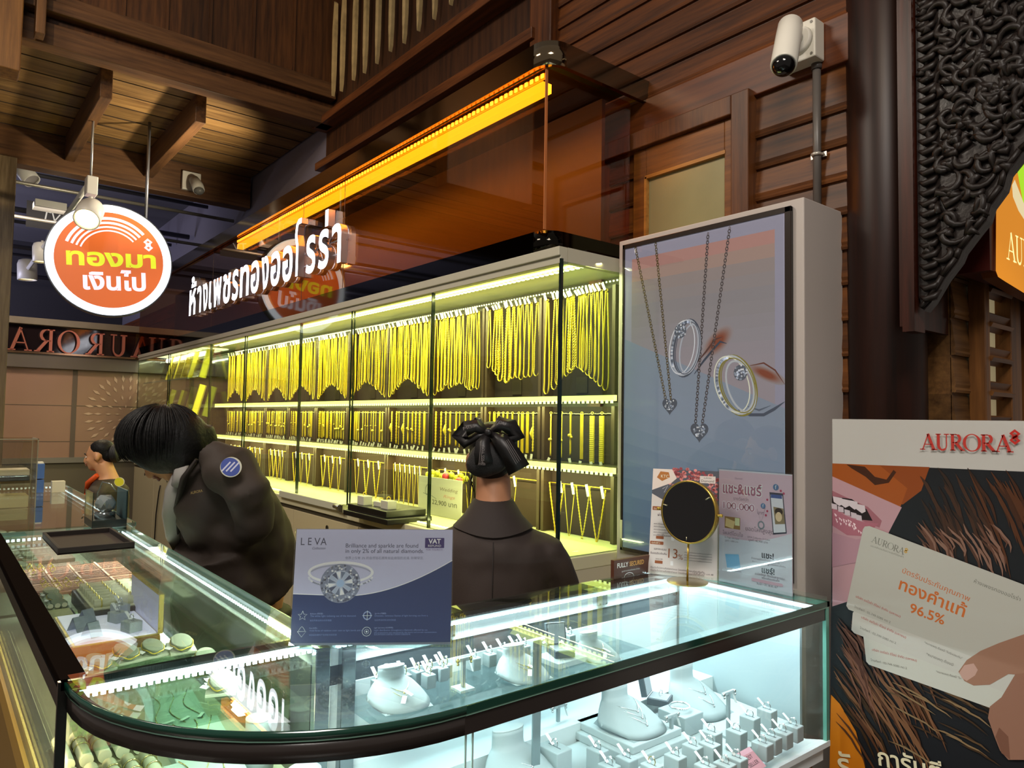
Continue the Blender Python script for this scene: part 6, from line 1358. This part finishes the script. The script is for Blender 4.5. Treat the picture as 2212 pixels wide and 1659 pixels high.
# --- clerk bending over the side counter
def wp(x,y,d): return EYE+(CF+CR*((x-FW/2)/FPX)-CU*((y-FH/2)/FPX))*d
pb=thing('person','clerk with short black hair bending over the counter, blue badge on the sleeve','person',(-2.22,1.02,0))
fw=V((-.63*.62,-.78*.62,-.78)).normalized(); rt=V((-.78,.63,0)).normalized(); upv=rt.cross(fw).normalized()
hc=wp(352,955,2.24); H=Matrix(((rt.x,fw.x,upv.x,hc.x),(rt.y,fw.y,upv.y,hc.y),(rt.z,fw.z,upv.z,hc.z),(0,0,0,1)))
hip=wp(545,1290,2.48)
def body(m):
    headparts(m,H,1.0); m.tube([H@V((0,-.02,-.05)),wp(405,1000,2.26),wp(430,1030,2.28)],[.055,.055,.06],12)
    m.tube([hip,wp(520,1210,2.44),wp(480,1110,2.36),wp(440,1035,2.29)],[.13,.12,.125,.09],16)
    m.tube([wp(500,1020,2.20),wp(545,1125,2.24),wp(480,1215,2.44)],[.045,.038,.03],10); hand(m,wp(470,1228,2.47),V((-.5,-.1,-.8)),V((0,0,1)),.9,1)
    m.tube([wp(415,1045,2.38),wp(405,1150,2.5),wp(395,1230,2.62)],[.045,.038,.03],10); hand(m,wp(393,1240,2.63),V((-.5,-.1,-.8)),V((0,0,1)),.9,-1)
    for s in (-1,1):
        b=V((hip.x,hip.y,0))+V((.63,-.0,0))*.0+V((s*.085*.78,-s*.085*.63,0)); m.tube([V((b.x,b.y,hip.z)),V((b.x-.02,b.y-.02,.45)),V((b.x,b.y,.06))],[.085,.06,.04],10); m.tube([V((b.x+.02,b.y+.03,.03)),V((b.x-.09,b.y-.12,.025))],[.035,.03],8)
blob('body',body,SKIN2,pb,.009,4); face(H,pb)
def jk(m):
    m.tube([wp(575,1268,2.50),wp(548,1215,2.46),wp(512,1140,2.40),wp(470,1070,2.33),wp(440,1018,2.29),wp(415,990,2.26)],[.135,.15,.15,.145,.115,.06],20)
    m.tube([wp(415,1020,2.24),wp(412,1090,2.32),wp(428,1180,2.52),wp(455,1270,2.62)],[.05,.06,.066,.09],14)
    m.tube([wp(470,1170,2.36),wp(500,1290,2.42)],[.15,.16],16); m.tube([wp(590,1180,2.5),wp(588,1240,2.50)],[.075,.062],12)
    m.tube([wp(455,990,2.22),wp(498,1012,2.18),wp(530,1060,2.16),wp(548,1122,2.22),wp(505,1190,2.38),wp(470,1225,2.46)],[.06,.075,.07,.062,.054,.046],14)
    m.tube([wp(420,1030,2.34),wp(410,1120,2.46),wp(400,1215,2.6)],[.06,.055,.045],12)
blob('jacket',jk,JACK,pb,.010,5,None,.045)
def tr_(m):
    for s in (-1,1):
        b=V((hip.x,hip.y,0))+V((s*.085*.78,-s*.085*.63,0)); m.tube([V((b.x,b.y,hip.z-.05)),V((b.x-.02,b.y-.02,.45)),V((b.x,b.y,.05))],[.115,.08,.06],12)
blob('trousers',tr_,TROU,pb,.013,4)
m=MB(); m.tube([wp(392,1020,2.21),wp(376,1060,2.19),wp(369,1110,2.24),wp(374,1160,2.36),wp(384,1195,2.44)],[.022,.026,.026,.022,.01],10,flat=.5); m.out('shirt',SHIRT,pb)
MB().tube([wp(404,985,2.20),wp(390,1018,2.165),wp(378,1050,2.16),wp(384,1020,2.19)],[.012,.022,.012,.008],8,flat=.35).out('shirt_collar',P('#a8a29c',.7),pb)
MB().tube([wp(425,992,2.17),wp(398,1030,2.16),wp(384,1085,2.22),wp(386,1150,2.33)],[.014,.024,.02,.010],8,flat=.35).out('lapel',P('#221912',.75),pb)
def hr(m):
    m.sph(wp(364,951,2.235),(.126,.108,.106),Matrix((CR,CF,CU)).transposed()); m.sph(wp(345,945,2.22),(.105,.09,.098),Matrix((CR,CF,CU)).transposed())
    m.tube([wp(300,940,2.2),wp(286,965,2.19),wp(284,995,2.185)],[.05,.034,.012],12); m.tube([wp(425,940,2.26),wp(446,965,2.27),wp(460,992,2.275)],[.06,.042,.012],12)
    m.tube([wp(385,960,2.20),wp(392,1000,2.19),wp(384,1026,2.19)],[.05,.04,.012],12)
blob('hair',hr,HAIR,pb,.008,9)
m=MB(); rh=random.Random(3); hc_=wp(357,948,2.232)
for i in range(240):
    th=R(-205+rh.uniform(0,230)); e0=rh.uniform(0,.25); P_=[]; en=rh.uniform(1.75,2.25)
    for k in range(8):
        ph=.18+e0+(en-.18-e0)*k/7; w_=1.012+.02*sin(i*1.3)
        P_.append(hc_+(CR*.128*sin(ph)*cos(th)-CF*.110*sin(ph)*(-sin(th))+CU*.108*cos(ph))*w_+CR*(-.012*sin(ph)))
    m.tube(P_,[.0008,.002,.0025,.0025,.0024,.002,.0014,.0005],4)
m.out('hair_strands',HAIR,pb)
def badge(c,nrm,r,h,parent,stripe=True):
    x,y,d=basis(nrm); MB().cyl(c-d*.002,c+d*.0015,r,n=28).out('badge_rim',P('#cfcbb8',.4),parent)
    A=Art(c+d*.0018,(CR-d*CR.dot(d)).normalized(),(CU-d*CU.dot(d)).normalized()); A.ell(-.06*r,0,r*.9,r*.92,P(h,.35)); 
    if stripe:
        for k in (-.4,0,.4): A.line([(k*r-.45*r,-.45*r),(k*r+.35*r,.5*r)],r*.14,P('#c8c8dc',.4))
    A.out('badge',parent)
vw=(EYE-wp(500,1008,2.07)).normalized(); badge(wp(499,1009,2.075),(vw+V((0,0,.15))).normalized(),.029,'#34489a',pb)
A=Art(wp(412,1068,2.12),CR,CU); A.text('AURORA',0,0,P('#a89058',.4,metal=.4),w=.036,h=.008,rot=12); A.out('embroidery',pb)
# --- clerk beyond the far counter, in profile
T=Matrix.Translation((-4.86,.90,0))@Matrix.Rotation(R(148),4,'Z'); f=lambda *q: T@V(q); R3=T.to_3x3()
pc_=thing('person','clerk in profile with a hair bun and orange shirt, behind the farther counter','person',(-4.86,.90,0)); hc=wp(214,983,4.30); H=Matrix.Translation(hc)@T.to_3x3().to_4x4()@Matrix.Rotation(R(-8),4,'X')@Matrix.Scale(.80,4); nb=hc+V((.02,.035,-.105)); f2=lambda x,y,z: nb+R3@V((x*.86,y*.86,z*.9))
def body(m):
    headparts(m,H,1.0); m.tube([H@V((0,-.02,-.06)),H@V((0,-.045,-.16)),f2(0,-.02,-.06)],[.05,.052,.07],12)
    m.rings([[f2(x*cos(a),y*sin(a)-.02,z) for a in [2*PI*i/18 for i in range(18)]] for z,x,y in ((-.55,.14,.10),(-.3,.13,.09),(-.12,.15,.09),(-.05,.09,.06))])
    for s in (-1,1): m.tube([f2(s*.15,-.02,-.1),f2(s*.2,.0,-.33),f2(s*.18,.05,-.52)],[.042,.036,.028],9); hand(m,f2(s*.18,.055,-.54),R3@V((-s*.1,.2,-1)),R3@V((0,1,0)),.9,s); m.tube([f2(s*.08,0,-.5),V((*f2(s*.09,.02,0).xy,.45)),V((*f2(s*.09,-.02,0).xy,.05))],[.09,.06,.04],9)
blob('body',body,SKIN2,pc_,.010,4); face(H,pc_)
def jk(m):
    m.rings([[f2(x*cos(a),y*sin(a)-.02,z) for a in [2*PI*i/20 for i in range(20)]] for z,x,y in ((-.62,.19,.14),(-.45,.175,.13),(-.28,.17,.125),(-.14,.185,.12),(-.08,.15,.10),(-.035,.085,.075))])
    for s in (-1,1): m.tube([f2(s*.1,-.02,-.09),f2(s*.175,-.02,-.12),f2(s*.215,0,-.33),f2(s*.185,.05,-.52)],[.05,.06,.052,.042],10)
blob('jacket',jk,JACK,pc_,.012,6,None,.03)
m=MB(); m.tube([f2(.055,.03,-.01),f2(.03,.095,-.07),f2(.0,.118,-.16),f2(-.02,.128,-.26)],[.02,.03,.034,.02],10,flat=.6); m.tube([f2(-.055,.03,-.01),f2(-.03,.09,-.06),f2(0,.112,-.13)],[.02,.026,.02],10,flat=.6); m.out('orange_shirt',P('#d8521c',.6),pc_)
MB().box(-.02,.02,0,.003,-.03,.03,Matrix.Translation(f2(.02,.135,-.24))@R3.to_4x4()).out('name_tag',P('#cfcac0',.5),pc_)
def hr(m):
    m.sph(H@V((0,-.026,.040)),(.078,.090,.074),(H.to_3x3()*1)); m.sph(H@V((0,-.07,-.01)),(.062,.045,.06),(H.to_3x3()*1)); m.sph(H@V((0,-.135,-.01)),(.045,.042,.05),(H.to_3x3()*1))
blob('hair',hr,HAIR,pc_,.009,5)
m=MB()
for i in range(14): a=i*2.4; m.torus(H@V((0,-.125+.004*(i%3),-.0)),.034+.006*(i%3),.012,(H.to_3x3()*1)@V((.25*sin(a),1,.25*cos(a))),18,6)
m.out('scrunchie',P('#141213',.6),pc_)
c=f2(.215,-.01,-.16); 
bc=wp(258,1041,4.12); badge(bc,(EYE-bc).normalized(),.026,'#c8c020',pc_,False)
